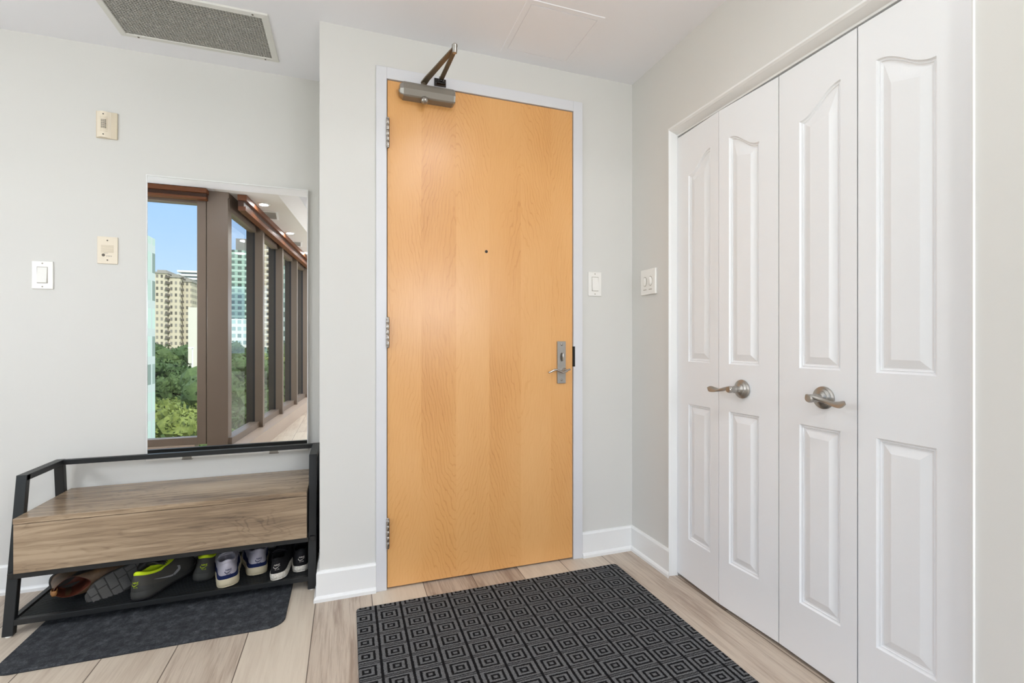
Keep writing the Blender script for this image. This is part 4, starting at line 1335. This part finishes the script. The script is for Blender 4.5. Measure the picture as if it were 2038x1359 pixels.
    def laces(s, mat, root, n=4):
        mb = MB()
        y0, y1 = s.collar_y
        for i in range(n):
            t = .66 + .30 * i / n
            a = s.rim(t, 1); b = s.rim(t, -1)
            mid = (a + b) / 2 + Vector((0, 0, 0.006))
            mb.tube([a + Vector((0.004, 0, -0.002)), a + Vector((0, 0, 0.0035)), mid, b + Vector((0, 0, 0.0035)), b + Vector((-0.004, 0, -0.002))], 0.0026, 6)
        return mb.build('laces', mat, root, smooth=True)
    def tongue(s, mat, root):
        mb = MB(); rows = []
        for i in range(6):
            t = i / 5
            r = s.rim(1.0 - 0.52 * t, 1)
            wx = 0.012 + 0.012 * t
            z = r.z + 0.002 + 0.026 * t * t
            rows.append([Vector((wx * a, r.y - 0.001 + 0.004 * (1 - a * a), z - 0.006 * a * a + d)) for a, d in ((-1, 0), (-.5, 0), (0, 0), (.5, 0), (1, 0), (1, -.004), (0, -.005), (-1, -.004))])
        mb.grid(rows, closed=True, cap0=True, cap1=True)
        return mb.build('tongue', mat, root, smooth=True)
    def heel_point(s, x, zq, out=0.001):
        """point on the heel surface for sideways x and height fraction zq"""
        best = s.surf(0, 1, zq)
        return best

SW_TOP = [(0.0, 0.36), (0.03, 0.42), (0.10, 0.46), (0.10, 0.38), (0.12, 0.28), (0.15, 0.21), (0.21, 0.17), (0.30, 0.16), (0.42, 0.19), (0.6, 0.285), (0.8, 0.40), (1.0, 0.52)]
SW_BOT = [(0.0, 0.35), (0.01, 0.30), (0.03, 0.24), (0.05, 0.18), (0.07, 0.14), (0.11, 0.09), (0.16, 0.04), (0.30, 0.0), (0.46, 0.05), (0.6, 0.16), (0.8, 0.335), (1.0, 0.51)]
SWOOSH = [(0.0, 0.36), (0.06, 0.16), (0.16, 0.04), (0.30, 0.0), (0.46, 0.05), (1.0, 0.52), (0.42, 0.19), (0.30, 0.16), (0.21, 0.17), (0.15, 0.21), (0.12, 0.28), (0.10, 0.38), (0.10, 0.47), (0.03, 0.42)]
def text_polys(txt, size, shear=0.0):
    """glyph outlines of txt as a flat mesh: list of (verts, faces)"""
    cu = bpy.data.curves.new('t', 'FONT'); cu.body = txt; cu.size = size; cu.align_x = 'CENTER'; cu.shear = shear; cu.offset = size * 0.02; cu.resolution_u = 2
    ob = bpy.data.objects.new('t', cu); COL.objects.link(ob)
    bpy.context.view_layer.update()
    dg = bpy.context.evaluated_depsgraph_get()
    me = ob.evaluated_get(dg).to_mesh()
    v = [tuple(p.co) for p in me.vertices]; f = [tuple(p.vertices) for p in me.polygons]
    ob.to_mesh_clear() if False else None
    bpy.data.objects.remove(ob); bpy.data.curves.remove(cu)
    return v, f

def heel_marks(s, mat, root, zc, size=0.0085, k_lift=0.0012):
    """wordmark, swoosh and AIR embroidered on the heel, following its curve"""
    mb = MB()
    pr = []
    for i in range(31):
        p = s.surf(0, 1, i / 30); pr.append((p.z, p.y))
    def ycen(z):
        for (za, ya), (zb, yb) in zip(pr, pr[1:]):
            if za <= z <= zb: return ya + (yb - ya) * (z - za) / max(1e-6, zb - za)
        return pr[-1][1] if z > pr[-1][0] else pr[0][1]
    def put(x, z): return Vector((x, ycen(z) + x * x / 0.050 - k_lift, z))
    for txt, dz, sz, sh, sp in (('NIKE', 0.003, size, 0.25, 1.0), ('A I R', -0.0135, size * 0.72, 0.0, 1.15)):
        v, f = text_polys(txt, sz, sh)
        vs = [mb.bm.verts.new(put(x * sp * 1.15, zc + dz + y)) for x, y, _ in v]
        for q in f:
            try: mb.bm.faces.new([vs[i] for i in q])
            except ValueError: pass
    # swoosh split into quads along its length so that it bends with the heel
    n = len(SWOOSH)
    sw = lambda x, y: put((x - 0.5) * size * 3.2, zc - 0.0078 + y * size * 2.3)
    mb.grid([[sw(*p) for p in SW_TOP], [sw(*p) for p in SW_BOT]])
    g = bmesh.ops.solidify(mb.bm, geom=list(mb.bm.faces), thickness=-0.0006)
    return mb.build('heel_lettering', mat, root)

def side_swoosh(s, mat, root, side, size=0.085):
    mb = MB()
    # tail towards the heel
    def put(u, v):
        t = min(.95, max(.05, (0.62 - 0.42 * u)))
        return s.surf(t, side, 0.12 + 0.60 * v, 0.0018)
    top = [(0.0, 0.36), (0.03, 0.42), (0.10, 0.46), (0.10, 0.38), (0.12, 0.28), (0.15, 0.21), (0.21, 0.17), (0.30, 0.16), (0.42, 0.19), (0.6, 0.285), (0.8, 0.40), (1.0, 0.52)]
    bot = [(0.0, 0.35), (0.01, 0.30), (0.03, 0.24), (0.05, 0.18), (0.07, 0.14), (0.11, 0.09), (0.16, 0.04), (0.30, 0.0), (0.46, 0.05), (0.6, 0.16), (0.8, 0.335), (1.0, 0.51)]
    mb.grid([[put(*p) for p in top], [put((a[0] + b[0]) / 2, (a[1] + b[1]) / 2) for a, b in zip(top, bot)], [put(*p) for p in bot]])
    return mb.build('side_logo', mat, root, smooth=True)

def fabric(name, base, rough=0.85):
    m = Mat(name, base, rough, spec=0.25); n = m.noise(m.coord(), 700, 2, 0.7)
    c = m.noise(m.coord(), 60, 2)
    m.color(m.mix(c * 0.5, base, tuple(v * 0.72 for v in base))); m.bump(n, 0.35, 0.001)
    return m.m
F_CHAR = fabric('charcoal_mesh', srgb(72, 70, 66)); F_CHAR2 = fabric('charcoal_rubber', srgb(62, 62, 60), 0.6)
F_NEON = fabric('neon_yellow_lining', srgb(208, 232, 40)); F_GREYSW = fabric('grey_reflective', srgb(150, 150, 150), 0.5)
F_GREY = fabric('light_grey_mesh', srgb(172, 168, 178)); F_NAVY = fabric('navy_suede', srgb(24, 36, 78))
F_BLACK = fabric('black_knit', srgb(26, 25, 28)); F_WHITE = fabric('white_rubber', srgb(226, 222, 214), 0.6)
F_CREAM = fabric('aged_cream_rubber', srgb(206, 194, 166), 0.6); F_DARKL = fabric('black_lining', srgb(20, 20, 22))
def dirty_white():
    m = Mat('scuffed_white_rubber', (0.7, 0.68, 0.63), 0.6)
    n = m.noise(m.coord(), 120, 4, 0.7)
    m.color(m.ramp(n, [(0.35, srgb(230, 226, 218)), (0.6, srgb(196, 188, 174)), (0.75, srgb(140, 132, 122))])); return m.m
F_SCUFF = dirty_white()

def sneaker(name, loc_, rz, label, up, lining, mid, out, logo, bandm, bandtop, lace, group, swoosh=None, rx=0, ry=0, **kw):
    r = empty(name, loc_, (R(rx), R(ry), R(rz))); tag(r, label, 'shoe', group)
    s = Shoe(**kw)
    s.outsole(out, r); s.midsole(mid, r); ub = s.upper(up, r); s.collar(lining, r)
    if bandm: s.band(bandm, ub, 'heel_overlay', bandtop)
    tg = s.tongue(up, r); s.laces(lace, tg)
    heel_marks(s, logo, ub, 0.058 if kw.get('heel_z', .092) < .1 else 0.064)
    if swoosh:
        side_swoosh(s, swoosh, ub, 1); side_swoosh(s, swoosh, ub, -1)
    return r
lowband = lambda t: 0.20 + 0.10 * math.cos(t * 9)
navyband = lambda t: 0.22 + 0.14 * max(0, (t - 0.03)) / 0.3 if t < .33 else 0.36
blackb = lambda t: 0.16 + 0.3 * t
K1 = dict(heel_z=0.104, side_z=0.080, throat_z=0.092, mid_h=0.032, wk=1.12, collar_w=0.030)
NEON = dict(up=F_CHAR, lining=F_NEON, mid=F_CHAR2, out=F_BLACK, logo=F_NEON, bandm=F_CHAR2, bandtop=lowband, lace=F_CHAR2, group='charcoal sneakers with neon collars', swoosh=F_GREYSW)
GREY = dict(up=F_GREY, lining=F_GREY, mid=F_CREAM, out=F_CREAM, logo=F_NAVY, bandm=F_NAVY, bandtop=navyband, lace=F_GREY, group='light grey and navy sneakers', swoosh=F_NAVY)
BLK = dict(up=F_BLACK, lining=F_DARKL, mid=F_SCUFF, out=F_SCUFF, logo=F_WHITE, bandm=F_DARKL, bandtop=blackb, lace=F_BLACK, group='black sneakers with white soles', swoosh=None)
sneaker('sneaker', (-0.738, 2.132, SHZ), -20, 'charcoal sneaker with bright neon collar, the one turned sideways beside the grey boot sole', ry=-5, **NEON, **K1)
sneaker('sneaker', (-0.547, 2.218, SHZ), 5, 'charcoal sneaker with neon collar standing straight, set back next to the light grey pair', ry=3, **NEON, L=0.25, **K1)
sneaker('sneaker', (-0.438, 2.140, SHZ), 15, 'light grey sneaker with navy heel band, left and front one of its pair', ry=-3, **GREY, L=0.285, **K1)
sneaker('sneaker', (-0.347, 2.208, SHZ), 14, 'light grey sneaker with navy heel band, right and rear one of its pair', ry=2, **GREY, L=0.25, **K1)
sneaker('sneaker', (-0.262, 2.134, SHZ), 0, 'black sneaker with white sole, left one of its pair', ry=-6, **BLK, heel_z=0.086, side_z=0.066, throat_z=0.078, mid_h=0.027, wk=0.92)
sneaker('sneaker', (-0.180, 2.178, SHZ), 7, 'black sneaker with white sole, beside the right front leg of the bench', ry=0, **BLK, L=0.26, heel_z=0.094, side_z=0.068, throat_z=0.08, mid_h=0.025, wk=0.9)

# brown ankle boot lying on its side and its darker neighbour with the sole turned to the room
def leather(name, a, b, sc=14):
    m = Mat(name, a, 0.5, spec=0.4); n = m.noise(m.coord(), sc, 4, 0.6)
    m.color(m.ramp(n, [(0.35, a), (0.65, b)])); m.bump(m.noise(m.coord(), 160, 3), 0.2, 0.001); return m.m
L_BROWN = leather('worn_brown_leather', srgb(122, 94, 66), srgb(74, 56, 42)); L_RED = leather('reddish_leather_lining', srgb(112, 58, 40), srgb(74, 36, 26))
L_TAN = leather('tan_pull_tab', srgb(176, 124, 72), srgb(120, 82, 50)); L_DARK = leather('dark_suede', srgb(46, 42, 40), srgb(30, 28, 28))
L_SOLE = simple('dark_rubber_sole', srgb(44, 42, 40), 0.8)
def orient(yv, zv):
    y = Vector(yv).normalized(); z = Vector(zv); z = (z - y * z.dot(y)).normalized(); x = y.cross(z)
    return Matrix((x, y, z)).transposed().to_euler()
def boot(loc_, rot, label, up, lining, sole, tread=False, L=0.29, shaft=0.145):
    r = empty('ankle_boot', loc_, rot); tag(r, label, 'boot')
    s = Shoe(L=L, heel_z=shaft, boot=True, collar_y=(0.004, 0.108), collar_w=0.036, mid_h=0.020, mid_t=0.014, toe_z=0.060, wk=1.0)
    s.outsole(sole, r, 0.006); s.midsole(sole, r, 0.004)
    s.upper(up, r)
    mb = MB()
    rows = [s.ring(lambda t, sd, d=d, sc=sc: Vector((s.rim(t, sd).x * sc, 0.056 + (s.rim(t, sd).y - 0.056) * sc, s.rim(t, sd).z + d))) for d, sc in ((0.0, 1.0), (0.002, 0.98), (0.0, 0.95), (-0.03, 0.90), (-0.07, 0.88), (-0.11, 0.90))]
    mb.grid(rows, closed=True, cap1=True); mb.build('shaft_lining', lining, r, smooth=True)
    for sd in (1, -1):   # elastic side gore
        mb = MB()
        rows = [[s.surf(t, sd, k, 0.0008) for t in (0.34, 0.40, 0.46, 0.52, 0.58)] for k in (0.30, 0.45, 0.6, 0.75, 0.9, 0.99)]
        mb.grid(rows)
        mb.build('side_gore', L_DARK, r, smooth=True)
    mb = MB()
    a = s.rim(0.0, 1)
    mb.tube([a + Vector((0, 0.004, -0.030)), a + Vector((0, -0.006, 0.0)), a + Vector((0, -0.004, 0.022)), a + Vector((0, 0.006, 0.024)), a + Vector((0, 0.010, 0.0)), a + Vector((0, 0.010, -0.03))], 0.0022, 6, scale=(4.5, 1))
    mb.build('pull_tab', L_TAN, r, smooth=True)
    if tread:
        mb = MB()
        rr_ = random.Random(3)
        ys = [0.03, 0.062, 0.098, 0.135, 0.168, 0.200, 0.232, 0.258]
        for j, (ya, yb) in enumerate(zip(ys, ys[1:])):
            yc = (ya + yb) / 2; w = interp(WT, yc / L) - 0.004
            cut = (rr_.random() - .5) * w * 0.9
            for xa, xb in ((-w, cut - 0.0016), (cut + 0.0016, w)):
                sk = (rr_.random() - .5) * 0.010
                sp = s.spring(yc / L)
                poly = [(xa, ya + 0.0018 + sk * .4), (xb, ya + 0.0018 - sk * .4), (xb, yb - 0.0018 - sk * .4), (xa, yb - 0.0018 + sk * .4)]
                v = [Vector((p, q, sp - 0.0035)) for p, q in poly] ; v2 = [Vector((p, q, sp + 0.001)) for p, q in poly]
                mb.grid([v2, v], closed=True, cap0=True, cap1=True)
        mb.build('tread_blocks', simple('grey_tread', srgb(92, 90, 88), 0.8), r)
    return r
boot((-1.072, 2.300, 0.103), orient((0.88, 0.44, 0.0), (0.40, -0.88, 0.06)), 'worn brown ankle boot lying on its side, open top facing the room', L_BROWN, L_RED, L_SOLE, shaft=0.128)
boot((-0.728, 2.368, 0.130), orient((-0.64, -0.70, -0.22), (-0.45, 0.72, -0.30)), 'dark ankle boot tipped over with its grey tread sole facing the room', L_DARK, L_DARK, simple('grey_sole', srgb(66, 64, 62), 0.8), tread=True, L=0.262, shaft=0.082)
